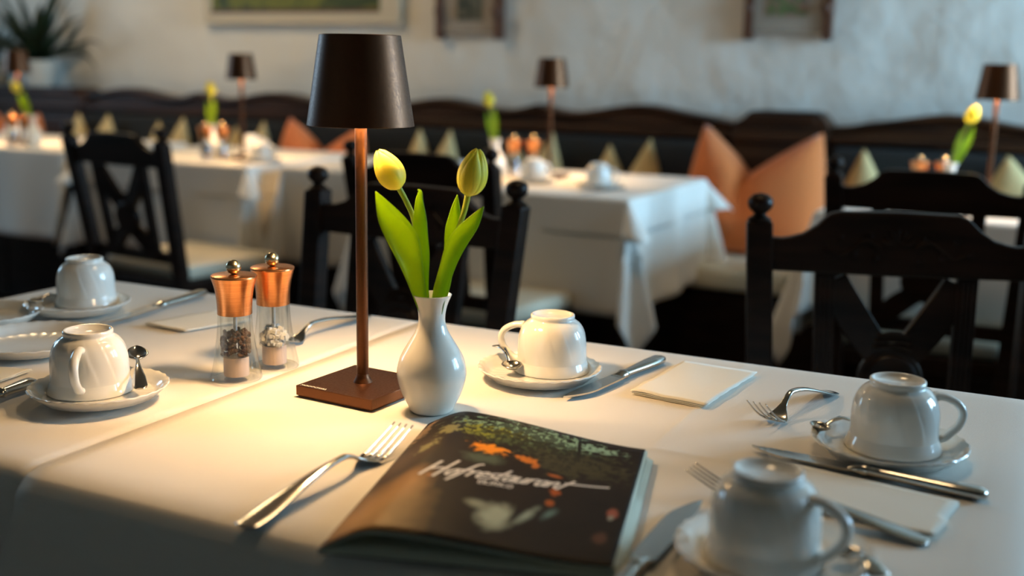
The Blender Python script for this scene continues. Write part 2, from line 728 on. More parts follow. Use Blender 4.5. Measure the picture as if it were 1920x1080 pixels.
def bench_block(x0, x1, label):
    b = thing('bench_section', label, 'bench', ((x0 + x1) / 2, BY, 0), 0, None)
    h = (x1 - x0) / 2
    bm = new()
    prism(bm, [(-h, .05), (-h, .915), (-h + .03, .93), (-h + .055, .955), (-h + .07, .960), (h - .05, .960), (h - .035, .955), (h - .01, .93), (h, .915), (h, .05)], -.01, .13)
    obj('back_panel', bm, 'bench_wood', b, smooth=False, bevel=.005)
    bm = new()
    box(bm, -h + .05, h - .04, -.03, -.01, .925, .950)
    box(bm, -h, h, -.035, -.01, .855, .885)
    obj('ledge_moulding', bm, 'bench_wood', b, smooth=False, bevel=.006)
    bm = new()
    box(bm, -h + .02, h - .02, -.035, -.012, .50, .82)
    obj('raised_panel', bm, 'bench_wood', b, smooth=False, bevel=.012)
    bm = new()
    box(bm, -h, h, -.50, -.011, .02, .40)
    obj('seat_box', bm, 'black_wood', b, smooth=False, bevel=.006)
    bm = new()
    box(bm, -h + .003, h - .003, -.53, -.04, .401, .475)
    obj('seat_cushion', bm, 'cream_vinyl', b, smooth=False, bevel=.02)
    return b


wavy_bench(-.735, 1.05, .08, 'dark wooden wall bench with wavy top rail behind the right lamp')
bench_block(-1.075, -.740, 'flat-topped dark wooden bench section behind the large orange cushion on the right')
wavy_bench(-2.695, -1.080, -1.87, 'dark wooden wall bench with wavy top rail behind the middle table')
wavy_bench(-4.26, -2.70, -3.58, 'dark wooden wall bench with wavy top rail behind the left tables')
bench_block(-5.1, -4.265, 'flat-topped dark wooden bench end carrying the potted plants at far left')


# ------------------------------------------------------------------ cushions
def cushion(name, x, y, wdt, hgt, thick, peaks, dip, material, label, cat, group=None, split=0.0, lean=.12, z=.475, rz=0, inset=.2, rin=.3):
    """upright cushion dented from above so that its top corners stand up as two points"""
    pl, pr = peaks
    bm = new()
    n = 30
    for side in (-1, 1):
        rows = []
        for j in range(n + 1):
            v = j / n
            row = []
            for i in range(n + 1):
                u = -1 + 2 * i / n
                pull = 1 - inset * (v ** 1.6) * (1 if u < 0 else rin)
                xx = u * wdt / 2 * (1 - .07 * math.sin(PI * v) * -1) * pull
                top = hgt * (pl if u < split else pr)
                if u < split:
                    k = (u - split) / (-1 - split)
                else:
                    k = (u - split) / (1 - split)
                k = max(0, k)
                edge = dip * (1 - k) ** 1.15
                zz = v * (top - edge * hgt * v ** .8 if True else 0)
                th = thick / 2 * max(0, (1 - u ** 4)) ** .55 * max(0, (1 - (2 * v - 1) ** 4)) ** .5
                crease = 1 - .45 * math.exp(-((u - split) / .16) ** 2) * v ** 2
                yy = side * th * crease + lean * zz
                row.append((xx, yy, zz))
            rows.append(row)
        grid(bm, rows)
    o = obj(name, bm, material, None, angle=70)
    o.location = (x, y, z)
    o.rotation_euler = (0, 0, rz)
    return tag(o, label, cat, group)


OG, CG = 'orange cushions on the wall bench', 'cream cushions on the wall bench'
cushion('cushion', -.95, 3.80, .47, .455, .20, (.97, .93), .34, 'orange_fabric', 'large orange cushion with a dented top on the bench right of the middle table', 'cushion', OG, split=-.12)
cushion('cushion', -2.76, 3.80, .42, .40, .15, (1, .95), .33, 'orange_fabric', 'orange cushion with a dented top seen just left of the big lampshade', 'cushion', OG, split=0)
cushion('cushion', -4.59, 3.80, .42, .40, .15, (1, .92), .33, 'orange_fabric', 'orange cushion at the far left edge below the potted plants', 'cushion', OG)
for x, wd, pk, dp, sp, lb in (
        (-4.13, .40, (1, 1), .50, .0, 'cream cushion next to the far left orange cushion'),
        (-3.65, .30, (.95, 1), .45, -.1, 'cream cushion left of the left tulip, behind the left chair'),
        (-3.20, .31, (.93, 1), .5, .0, 'cream cushion between the left tulip and the orange cushion'),
        (-2.27, .30, (1, 1), .42, .0, 'cream cushion just right of the big lampshade'),
        (-1.83, .32, (.93, 1.02), .42, .0, 'cream cushion right behind the middle lamp'),
        (-1.44, .33, (.93, 1), .40, .0, 'cream cushion right of the middle lamp, beside the large orange cushion'),
        (-.52, .36, (1, .66), .40, .0, 'cream cushion with one standing point right of the large orange cushion'),
        (-.07, .38, (1, .7), .30, .1, 'cream cushion right of the right lamp pole')):
    cushion('cushion', x, 3.86, wd, .375, .09, pk, dp, 'cream_fabric', lb, 'cushion', CG, split=sp, lean=.18, inset=.52, rin=1)

# ------------------------------------------------------------------ pictures


def picture(name, x0, x1, z0, z1, style, art, label, artz0, ax0, ax1):
    t = thing(name, label, 'picture', ((x0 + x1) / 2, Y1, z0), 0)
    cx = (x0 + x1) / 2
    a, c, h = x0 - cx, x1 - cx, z1 - z0
    fm = 'frame_cream' if style == 'cream' else 'frame_brown'
    bm = new()
    if style == 'cream':
        for p in ((a, c, 0, artz0), (a, c, h - .04, h), (a, ax0 - cx, artz0, h - .04), (ax1 - cx, c, artz0, h - .04)):
            box(bm, p[0], p[1], -.035, -.002, p[2], p[3])
        obj('frame', bm, fm, t, smooth=False, bevel=.004)
        bm = new()
        box(bm, ax0 - cx + .0005, ax1 - cx - .0005, -.022, -.004, artz0 + .0005, h - .0405)
        obj('canvas', bm, art, t, smooth=False)
        bm = new()
        for p in ((ax0 - cx + .001, ax1 - cx - .001, artz0 + .001, artz0 + .016),):
            box(bm, p[0], p[1], -.033, -.0225, p[2], p[3])
        obj('inner_slip', bm, 'frame_brown', t, smooth=False)
    else:
        for s in (-1, 1):
            bm = new()
            e = a if s < 0 else c
            box(bm, min(e, e - s * .032), max(e, e - s * .032), -.045, -.002, 0, h)
            for zz in (.11, h * .55):
                bmesh.ops.create_uvsphere(bm, u_segments=12, v_segments=8, radius=.019, matrix=Matrix.Translation((e - s * .02, -.05, zz)))
            obj('side_moulding', bm, fm, t, smooth=False, bevel=.004)
        bm = new()
        box(bm, a + .033, c - .033, -.030, -.002, .025, h - .02)
        obj('mat_board', bm, 'mat_board', t, smooth=False)
        bm = new()
        box(bm, ax0 - cx, ax1 - cx, -.034, -.0305, artz0, h - .08)
        obj('print', bm, art, t, smooth=False)
    return t


picture('framed_painting', -3.62, -2.565, TZ + .515, TZ + 1.15, 'cream', 'meadow_painting', 'large cream-framed dark green landscape painting at the upper left', .048, -3.585, -2.665)
picture('framed_picture', -2.39, -2.085, TZ + .455, TZ + .86, 'brown', 'dark_print', 'small picture with brown side bars and dark print, right of the big lampshade', .075, -2.292, -2.178)
picture('framed_picture', -1.095, -.780, TZ + .460, TZ + .87, 'brown', 'floral_print', 'small picture with brown side bars and green floral print above the orange cushion', .085, -1.01, -.87)

# ------------------------------------------------------------------ potted plants


def potted_plant(x, y, z, r, h, nleaf, ll, label, seed, pot_only=False):
    random.seed(seed)
    t = thing('potted_plant', label, 'plant', (x, y, z), 0)
    bm = new()
    lathe(bm, [(0, 0), (r * .72, 0), (r * .75, .005), (r * .97, h - .03), (r, h - .028), (r, h), (r - .008, h), (r * .9, h - .03), (0, h - .03)], 32)
    obj('pot', bm, 'clay', t)
    bm = new()
    for k in range(nleaf):
        a = 2 * PI * k * .382 + random.uniform(-.2, .2)
        el = R(random.uniform(22, 78))
        Ln = ll * random.uniform(.7, 1.1)
        bend = random.uniform(.5, 1.2) * (1.2 - el / 1.6)
        rows = []
        m_ = 12
        p = Vector((0, 0, h - .02))
        dirv = el
        for i in range(m_ + 1):
            s = i / m_
            d = Vector((math.cos(a) * math.cos(dirv), math.sin(a) * math.cos(dirv), math.sin(dirv)))
            side = Vector((-math.sin(a), math.cos(a), 0))
            wd = .027 * (math.sin(PI * min(1, s * .9 + .1)) ** .6) * (1 - s ** 3) + .001
            upv = side.cross(d)
            rows.append([p - side * wd, p - upv * wd * .4, p + side * wd])
            p = p + d * Ln / m_
            dirv -= bend * (2.2 / m_) * (.3 + s)
            if z + p.z < z + .01:
                pass
        grid(bm, rows)
    for v in bm.verts:      # keep the leaves clear of the wall
        if y + v.co.y > Y1 - .01:
            v.co.y = Y1 - .01 - y
    obj('leaves', bm, 'plant_leaf', t, angle=0)
    return t


potted_plant(-4.58, 4.02, .9605, .088, .125, 26, .50, 'dark green spiky palm-like plant in a pale pot at the upper left', 4)
potted_plant(-4.90, 4.02, .9605, .088, .13, 12, .30, 'second potted plant in a pale pot at the left picture edge', 8)

# ------------------------------------------------------------------ tables and cloths


def table(x0, x1, y0, y1, label):
    t = thing('dining_table', label, 'table', ((x0 + x1) / 2, (y0 + y1) / 2, 0), 0)
    a, c = (x1 - x0) / 2 - .012, (y1 - y0) / 2 - .012
    bm = new()
    box(bm, -a, a, -c, c, TZ - .035, TZ - .006)
    obj('tabletop', bm, 'black_wood', t, smooth=False, bevel=.004)
    bm = new()
    for p in ((-a + .056, a - .056, -c + .02, -c + .04), (-a + .056, a - .056, c - .04, c - .02), (-a + .02, -a + .04, -c + .056, c - .056), (a - .04, a - .02, -c + .056, c - .056)):
        box(bm, p[0], p[1], p[2], p[3], TZ - .115, TZ - .035)
    obj('apron', bm, 'black_wood', t, smooth=False)
    for sx in (-1, 1):
        for sy in (-1, 1):
            bm = new()
            px, py = sx * (a - .03), sy * (c - .03)
            box(bm, px - .025, px + .025, py - .025, py + .025, 0, TZ - .036)
            obj('leg', bm, 'black_wood', t, smooth=False, bevel=.004)
    return t


def drape(x0, x1, y0, y1, z, dl, dr, dn, df, label, name='tablecloth', corner=24, style=2, step=.018, rho=.010, creases=(), wave=.05, seed=0, flare_left=0):
    """a rectangular cloth over a rectangular table: dl, dr, dn, df = drop on the left, right, near and far side"""
    def cuts(a, b, d0, d1, fixed):
        n0, n1, nm = max(1, round(d0 / step)), max(1, round(d1 / step)), round((b - a) / (step * 1.15))
        v = [a - d0 + d0 * i / n0 for i in range(n0)] if d0 else []
        v += [a + (b - a) * i / nm for i in range(nm + 1)]
        v += [b + d1 * (i + 1) / n1 for i in range(n1)] if d1 else []
        for f in (rho * .5, rho, rho * 1.6):
            if d0:
                v.append(a - f)
            if d1:
                v.append(b + f)
        for f in fixed:
            v += [f - .008, f - .004, f, f + .004, f + .008]
        v = sorted(v)
        out = [v[0]]
        for q in v[1:]:
            if q - out[-1] > .0012:
                out.append(q)
        return out
    cxs = [c[1] for c in creases if c[0] == 'x']
    cys = [c[1] for c in creases if c[0] == 'y']
    ss, tt = cuts(x0, x1, dl, dr, cxs), cuts(y0, y1, dn, df, cys)
    r0 = rho * PI / 2

    def hang(e, tilt):
        if e < r0:
            return rho * math.sin(e / rho), rho * (1 - math.cos(e / rho))
        k = e - r0
        return rho + k * math.sin(tilt), rho + k * math.cos(tilt)
    bm = new()
    rows = []
    for t in tt:
        row = []
        for s in ss:
            a = s - x1 if s > x1 else (s - x0 if s < x0 else 0)
            b = t - y1 if t > y1 else (t - y0 if t < y0 else 0)
            bx_ = min(max(s, x0), x1)
            by_ = min(max(t, y0), y1)
            if a == 0 and b == 0:
                zz = z
                for ax, pos, lo, hi, amp in creases:
                    q, o_ = (s, t) if ax == 'x' else (t, s)
                    if lo <= o_ <= hi:
                        zz += amp * math.exp(-abs(q - pos) / .006) * min(1, (o_ - lo) / .02, (hi - o_) / .02)
                zz += .0009 * noise.noise(Vector((s * 6, t * 6, seed)))
                row.append((s, t, zz))
            elif a == 0 or b == 0:
                e = abs(a) + abs(b)
                along = s if b else t
                lo, hi = (x0, x1) if b else (y0, y1)
                fr = max(0, min(1, (along - lo) / (hi - lo)))
                til = R(2.5) + wave * math.sin(along * 19 + seed) * math.sin(PI * fr) * .8 + .02 * noise.noise(Vector((along * 5, seed, 0))) * math.sin(PI * fr)
                out, dn_ = hang(e, til)
                sx = 0
                if flare_left and b < 0 and e > r0:
                    g = max(0, 1 - (s - x0) / .10)
                    sx = -flare_left * (e - r0) / dn * g
                    out += .10 * (e - r0) * g
                p = (s + sx, by_ + math.copysign(out, b), z - dn_) if b else (bx_ + math.copysign(out, a), t, z - dn_)
                row.append(p)
            else:
                r = math.hypot(a, b)
                u = math.atan2(abs(b), abs(a)) / (PI / 2)
                if style == 1:
                    til = R(2.5) + R(corner) * math.sin(PI * u) ** .8
                    psi = PI / 2 * sstep(u)
                else:
                    til = R(2.5) + R(corner) * math.sin(2 * PI * u) ** 2 + R(5) * math.sin(PI * u)
                    psi = PI / 2 * sstep(u)
                out, dn_ = hang(r, til)
                row.append((bx_ + math.copysign(out * math.cos(psi), a), by_ + math.copysign(out * math.sin(psi), b), z - dn_))
        rows.append(row)
    grid(bm, rows)
    o = obj(name, bm, 'cloth', None, angle=80, solid=.0009)
    return tag(o, label, 'tablecloth')


# main table: two small tables pushed together
MX0, MXM, MX1, MY0, MY1 = -1.385, -.775, -.012, .652, 1.305
table(MXM + .004, MX1, MY0, MY1, 'cloth-covered dining table in front carrying the big lamp')
table(MX0, MXM - .004, MY0 + .012, MY1, 'cloth-covered dining table at front left under the far white cups')
drape(MX0, MXM, MY0 + .010, MY1, TZ - .0022, .25, 0, .34, .25, 'off-white tablecloth at front left under the two plates and left cups', corner=20, style=2, seed=2, rho=.024)
drape(MXM + .004, MX1, MY0, MY1, TZ, .0, .30, .36, .25, 'off-white tablecloth in front under the big lamp, vase and magazine', corner=20, style=2, seed=1, rho=.030,
      creases=(('y', .953, -.33, MX1, .0016), ('x', -.318, .953, MY1, .0016), ('x', -.742, MY0, MY1, .0007), ('x', -.60, MY0, .86, .0004)), flare_left=.12)

# far tables
table(-1.89, -1.05, 2.86, 3.57, 'cloth-covered dining table under the middle lamp')
drape(-1.89, -1.05, 2.86, 3.57, TZ - .002, .33, .33, .33, .2, 'long white tablecloth hanging to the seats on the middle table', corner=11, style=2, seed=3, step=.022)
drape(-1.89, -1.05, 2.86, 3.57, TZ, .115, .115, .115, .115, 'short white top cloth with flared corners on the middle table', name='top_cloth', corner=44, style=1, seed=4, step=.016, rho=.012)
table(-3.25, -2.49, 3.03, 3.72, 'cloth-covered dining table under the left lamp')
drape(-3.25, -2.49, 3.03, 3.72, TZ - .002, .2, .30, .33, .2, 'long white tablecloth on the table under the left lamp', corner=11, style=2, seed=5, step=.024)
drape(-3.25, -2.49, 3.03, 3.72, TZ, .10, .12, .12, .1, 'short white top cloth with a flared corner on the table under the left lamp', name='top_cloth', corner=44, style=1, seed=6, step=.016, rho=.012)
table(-2.38, -2.00, 3.12, 3.70, 'narrow cloth-covered table joining the left lamp table on its right')
drape(-2.38, -2.00, 3.09, 3.70, TZ - .001, .2, .2, .33, .2, 'white tablecloth on the narrow table left of the big lamp pole', corner=11, style=2, seed=7, step=.024)
table(-4.55, -3.42, 3.14, 3.75, 'cloth-covered dining table at the far left edge')
drape(-4.55, -3.42, 3.10, 3.75, TZ, .2, .1, .35, .2, 'white tablecloth on the table at the far left edge', corner=10, style=2, seed=8, step=.024)
table(-.55, .30, 2.90, 3.55, 'cloth-covered dining table under the right lamp')
drape(-.55, .30, 2.90, 3.55, TZ, .33, .33, .258, .2, 'white tablecloth on the table under the right lamp', corner=11, style=2, seed=9, step=.024)


# ------------------------------------------------------------------ chairs
def make_chair(label, loc, rz, group=None):
    """local axes: the sitter looks along +y; origin on the floor below the middle of the backrest"""
    t = thing('dining_chair', label, 'chair', loc, rz, group)
    W = 'black_wood'

    def ly(z):
        return -(z - .46) * .17 if z > .46 else (z - .46) * .06 - 0.0

    def px(z):
        return .195 + .046 * (z - .46)
    for s in (-1, 1):
        bm = new()
        zs = [0, .2, .46, .6, .75, .862]
        sweep(bm, [(s * px(z), ly(z), z) for z in zs], [.015, .018, .0205, .0205, .0205, .0205], .0185, (0, 1, 0))
        zt = .862
        cx_, cy_ = s * px(zt), ly(zt)
        p = obj('back_post', bm, W, t, smooth=False, bevel=.004)
        bm = new()
        lathe(bm, [(0, .0), (.017, .0), (.019, .004), (.012, .009), (.009, .013), (.013, .016), (.0185, .022), (.0205, .030), (.0185, .037), (.012, .043), (0, .046)], 20, center=(cx_, cy_, zt - .001))
        obj('finial', bm, W, p)
    # crest rail
    half = px(.83) - .015
    top = [(-half, .838), (-half + .02, .837), (-.165, .839), (-.145, .845), (-.125, .858), (-.112, .871), (-.104, .878), (-.09, .882), (0, .884)]
    top = top + [(-x, z) for x, z in reversed(top[:-1])]
    bot = [(half, .786), (.1, .785), (0, .784), (-.1, .785), (-half, .786)]
    bm = new()
    prism(bm, top + bot, -.012, .012, lambda x, y, z: (x, y + ly(z), z))
    crest = obj('crest_rail', bm, W, t, smooth=False, bevel=.004)
    bm = new()

    def P(x, z, o=.0125):
        return (x, ly(z) + o, z)
    # shell in the middle
    for k in range(-3, 4):
        a = R(90 + k * 24)
        tube(bm, [P(math.cos(a) * r, .832 + math.sin(a) * r) for r in (.006, .012, .020, .026)], [.001, .0022, .0034, .0016], 8)
    for s in (-1, 1):
        pts = []
        for i in range(15):
            f = i / 14
            pts.append(P(s * (.026 + .085 * f), .828 + .012 * math.sin(f * PI * 2.1)))
        tube(bm, pts, [.003 - .0015 * (i / 14) for i in range(15)], 8)
        for cx2, cz2, r in ((.045, .845, .008), (.068, .816, .007), (.088, .842, .006), (.108, .822, .005), (.034, .812, .006)):
            tube(bm, [P(s * (cx2 + r * (1 - i / 14) * math.cos(i * .75)), cz2 + r * (1 - i / 14) * math.sin(i * .75)) for i in range(13)], .0016, 6)
    obj('carving', bm, W, crest)
    # splats
    for s in (-1, 1):
        bm = new()
        x = s * .108
        sweep(bm, [(x * .93, ly(.5), .5), (x, ly(.787), .787)], .0155, .010, (0, 1, .0))
        for q in (-.007, .0, .007):
            sweep(bm, [(x * .93 + q, ly(.51) + .0105, .51), (x + q, ly(.78) + .0105, .78)], .0016, .0018, (0, 1, 0))
        obj('splat', bm, W, t, smooth=False, bevel=.002)
    # crossed arms and hub
    hz = .622
    for s in (-1, 1):
        for up in (1, -1):
            bm = new()
            z1 = .776 if up > 0 else .515
            p0 = Vector((s * .094, 0, z1))
            p1 = Vector((s * .062, 0, hz + up * .085 if up > 0 else hz - .062))
            p2 = Vector((s * .010, 0, hz + up * .030))
            pts = []
            for i in range(11):
                f = i / 10
                q = p0 * (1 - f) ** 2 + p1 * 2 * f * (1 - f) + p2 * f * f
                pts.append((q.x, ly(q.z), q.z))
            sweep(bm, pts, [.021 + .005 * math.sin(PI * i / 10) for i in range(11)], .009, (0, 1, 0))
            obj('cross_arm', bm, W, t, smooth=False, bevel=.003)
    bm = new()
    lathe(bm, [(0, -.014), (.046, -.014), (.050, -.010), (.050, .006), (.046, .011), (.041, .010), (.037, .014), (.030, .013), (.012, .017), (0, .018)], 40)
    bmesh.ops.transform(bm, matrix=Matrix.Translation((0, ly(hz), hz)) @ Matrix.Rotation(R(-90 + 9.6), 4, 'X'), verts=bm.verts[:])
    obj('hub', bm, W, t)
    bm = new()
    for k, zz in enumerate((.672, .681, .689)):
        tube(bm, [(x, ly(zz) + .010, zz + .006 - 6 * x * x) for x in [(-.030 + .003 * k) + (.060 - .006 * k) * i / 8 for i in range(9)]], .0042, 8)
    obj('hub_collar', bm, W, t)
    bm = new()
    box(bm, -px(.5) + .01, px(.5) - .01, -.012, .012, .490, .525)
    obj('lower_rail', bm, W, t, smooth=False, bevel=.003)
    # seat
    bm = new()
    prism(bm, [(-.205, .0), (.205, .0), (.215, .385), (-.215, .385)], .395, .435, lambda x, y, z: (x, z, y))
    obj('seat_frame', bm, W, t, smooth=False, bevel=.006)
    bm = new()
    prism(bm, [(-.190, .022), (.190, .022), (.215, .39), (-.215, .39)], .436, .485, lambda x, y, z: (x, z, y))
    obj('seat_cushion', bm, 'cream_vinyl', t, smooth=False, bevel=.018)
    for s in (-1, 1):
        bm = new()
        sweep(bm, [(s * .195, .36, 0), (s * .19, .36, .394)], [.015, .021], .019, (0, 1, 0))
        obj('front_leg', bm, W, t, smooth=False, bevel=.004)
        bm = new()
        sweep(bm, [(s * .197, -.01, .18), (s * .19, .345, .18)], .010, .014, (1, 0, 0))
        obj('side_stretcher', bm, W, t, smooth=False, bevel=.003)
    bm = new()
    box(bm, -.19, .19, .18, .20, .17, .195)
    obj('stretcher', bm, W, t, smooth=False, bevel=.003)
    return t


def chair_at(mx, my, rz, label, first=[None]):
    """mx, my: middle of the backrest at finial height"""
    off = -(.897 - .46) * .17
    x = mx - (-math.sin(rz)) * off
    y = my - math.cos(rz) * off
    if first[0] is None:
        first[0] = make_chair(label, (x, y, 0), rz, 'black carved dining chairs')
        return first[0]
    return dup(first[0], (x, y, 0), rz, label, 'black carved dining chairs')


chair_at(-.225, 1.845, PI + R(17), 'black carved wooden chair at the right, on the far side of the front table')
chair_at(-1.052, 1.745, PI - R(2), 'black carved wooden chair behind the tulips, on the far side of the front table')
chair_at(-1.44, 2.40, -R(5), 'black wooden chair partly hidden behind the tulips, tucked at the middle table')
chair_at(-2.56, 2.50, -R(7), 'black wooden chair turned sideways at the left table, showing its cream seat')
chair_at(-.265, 2.69, R(1), 'black wooden chair at the right lamp table, behind the large right chair')


# ------------------------------------------------------------------ table lamps
def make_lamp(label, loc, rz, group):
    t = thing('table_lamp', label, 'lamp', loc, rz, group)
    bm = new()
    box(bm, -.05, .05, -.05, .05, .0018, .0125)
    base = obj('base', bm, 'bronze', t, smooth=False, bevel=.0006)
    bm = new()
    box(bm, -.048, .048, -.048, .048, 0, .0018)
    obj('base_pad', bm, 'pepper', base, smooth=False)
    bm = new()
    lathe(bm, [(0, .0125), (.0105, .0126), (.0092, .0150), (.0072, .0185), (.0065, .0215), (0, .0215)], 32)
    obj('pole_foot', bm, 'bronze', t)
    bm = new()
    lathe(bm, [(0, .0215), (.0062, .0215), (.0063, .0225), (.0063, .330), (0, .330)], 28)
    obj('pole', bm, 'bronze', t)
    bm = new()
    zb, zt = .2845, .3755
    lathe(bm, [(.0538, zb), (.0549, zb + .0003), (.0549, zb + .001), (.0413, zt - .0006), (.0408, zt), (.0398, zt), (.0393, zt - .0012), (.0385, zt - .0035), (0, zt - .0035), ], 96)
    sh = obj('lamp_shade', bm, 'bronze', t, angle=30)
    bm = new()
    lathe(bm, [(.0538, zb), (.0536, zb + .001), (.0397, zt - .008), (0, zt - .008)], 64)
    obj('shade_lining', bm, 'lamp_inner', sh)
    bm = new()
    lathe(bm, [(.034, .320), (.034, .350), (.0, .350), (0, .320), (.034, .320)], 40)
    obj('diffuser', bm, 'lamp_glow', t)
    l = bpy.data.lights.new('lamp_light', 'AREA')
    l.shape = 'DISK'
    l.size = .066
    l.energy = LAMP_W
    l.color = WARM
    lo = bpy.data.objects.new('lamp_light', l)
    C.objects.link(lo)
    lo.parent = t
    lo.location = (0, 0, .3185)
    return t


LG = 'bronze cordless table lamps'
lamp0 = make_lamp('large bronze table lamp with square base in the foreground beside the white vase', (-.650, .972, TZ + .0004), R(-4.3), LG)
dup(lamp0, (-1.47, 3.27, TZ + .0004), R(3), 'bronze table lamp on the middle far table', LG)
dup(lamp0, (-2.66, 3.22, TZ + .0004), R(8), 'bronze table lamp on the left far table', LG)
dup(lamp0, (-.17, 3.20, TZ + .0004), R(-5), 'bronze table lamp on the right far table', LG)
dup(lamp0, (-3.86, 3.28, TZ + .0004), R(-5), 'bronze table lamp cut off by the left picture edge', LG)
# tiny silver lettering on the base of the front lamp only
fc = bpy.data.curves.new('base_lettering', 'FONT')
fc.body = 'MOODOSIAL'
fc.size = .0054
fc.space_character = 1.15
fo = bpy.data.objects.new('tmp', fc)
C.objects.link(fo)
bpy.context.view_layer.update()
me = bpy.data.meshes.new_from_object(fo.evaluated_get(bpy.context.evaluated_depsgraph_get()))
me.name = 'base_lettering'
bpy.data.objects.remove(fo)
me.materials.append(MATS['silver_print'])
lt = link('base_lettering', me, [c for c in lamp0.children if c.name.startswith('base')][0])
lt.location = (-.0465, -.0475, .01265)


# ------------------------------------------------------------------ vases and tulips
def make_vase(label, loc):
    t = thing('bud_vase', label, 'vase', loc, 0, 'white bud vases')
    pr = smooth_prof([(.0205, .0), (.0225, .002), (.0245, .007), (.0305, .019), (.0348, .034), (.0352, .044), (.0318, .057), (.0245, .070), (.0172, .082), (.0138, .092), (.0137, .101), (.0158, .111), (.0192, .119), (.0200, .1210)], 4)
    inner = smooth_prof([(.0190, .1213), (.0142, .111), (.0120, .101), (.0122, .09), (.0150, .082), (.020, .06)], 3)
    bm = new()
    lathe(bm, [(0, .0012), (.018, .0012), (.019, 0)] + pr + inner + [(0, .05)], 64)
    obj('body', bm, 'porcelain', t, angle=60)
    return t


V0 = Vector((-.555, .955, TZ + .0004))
vase0 = make_vase('white porcelain bud vase holding two tulips beside the front lamp', V0)
VR = CX.copy(); VR.z = 0; VR.normalize()       # unit vector to the right of the vase
VT = Vector((-VR.y, VR.x, 0))                    # away


def petal(bm, Rr, Hh, phi, hw, off, tipin=.05, open_=0):
    rows = []
    n, m_ = 14, 10
    for i in range(n + 1):
        s = i / n
        r = Rr * (math.sin(PI * (s ** .80) * .96 + .05)) ** .62 * (1 - tipin * s) + off
        if s > .97:
            r = r * .6
        wang = hw * (1 - s ** 3.2) ** .5 * (.75 + .25 * math.sin(PI * s)) + .015
        row = []
        for j in range(m_ + 1):
            q = -1 + 2 * j / m_
            a = phi + q * wang
            rr = r * (1 - .10 * abs(q) ** 3) + .0006 * math.cos(q * PI)
            row.append((rr * math.cos(a), rr * math.sin(a), Hh * s * (1 - .02 * q * q)))
        rows.append(row)
    grid(bm, rows)


def leaf(bm, cl, wid, nrm, fold=.35):
    """cl: centre line points; wid: half widths; nrm: list of outward normals the leaf faces"""
    cl = smooth_prof(cl, 6)
    n = len(cl)
    ws_ = smooth_prof([(a, 0) for a in wid], 6)
    nn = smooth_prof([tuple(v) for v in nrm], 6)
    rows = []
    for i in range(n):
        p = Vector(cl[i])
        t = (Vector(cl[min(i + 1, n - 1)]) - Vector(cl[max(i - 1, 0)])).normalized()
        nv = Vector(nn[i]).normalized()
        side = t.cross(nv).normalized()
        wv = max(.0002, ws_[i][0])
        row = []
        for j in range(7):
            q = -1 + j / 3
            row.append(p + side * wv * q * (1 - .06 * q * q) + nv * (wv * fold * (q * q - .4)) + nv * (.0006 * math.sin(i * .7 + 3 * q) * abs(q)))
        rows.append(row)
    grid(bm, rows)


def local(xr, dep, z):
    v = VR * xr + VT * dep
    return (v.x, v.y, z)


def make_tulip(label, loc, stem, R_, H_, phis, leaves, group='yellow tulips in vases'):
    """stem: (right, depth, height) points in metres; last = flower base"""
    t = thing('tulip', label, 'flower', loc, 0, group)
    sp = smooth_prof([local(*p) for p in stem], 6)
    bm = new()
    tube(bm, sp, [.0024 + .0006 * (i / len(sp)) for i in range(len(sp))], 12)
    obj('stem', bm, 'tulip_stem', t)
    top = Vector(sp[-1])
    ax = (Vector(sp[-1]) - Vector(sp[-5])).normalized()
    M = Matrix.Translation(top - ax * .001) @ ax.to_track_quat('Z', 'X').to_matrix().to_4x4()
    base_a = math.atan2(*reversed(list((M.to_3x3().inverted() @ (-VT))[:2])))
    for k, ph in enumerate(phis):
        bm = new()
        inner = k >= 3
        petal(bm, R_ * (.93 if inner else 1), H_ * (1.0 if not inner else .985), base_a + R(ph), R(58 if not inner else 52), 0 if not inner else -.0006)
        bmesh.ops.transform(bm, matrix=M, verts=bm.verts[:])
        obj('petal', bm, 'tulip_petal', t, angle=0, solid=.0005)
    for cl, wid, nrm, fold in leaves:
        bm = new()
        leaf(bm, [local(*p) for p in cl], wid, [local(*q) for q in nrm], fold)
        obj('leaf', bm, 'tulip_leaf', t, angle=0, solid=.0005)
    return t


K = 1 / 1855.0


def tp(px, py, dep=0.0):
    """vase-local (right, depth, height) of a pixel in the upright plane through the vase"""
    return ((px - 812.5 - (757 - py) * .004) * K, dep, (766 - py) * K * 1.005)


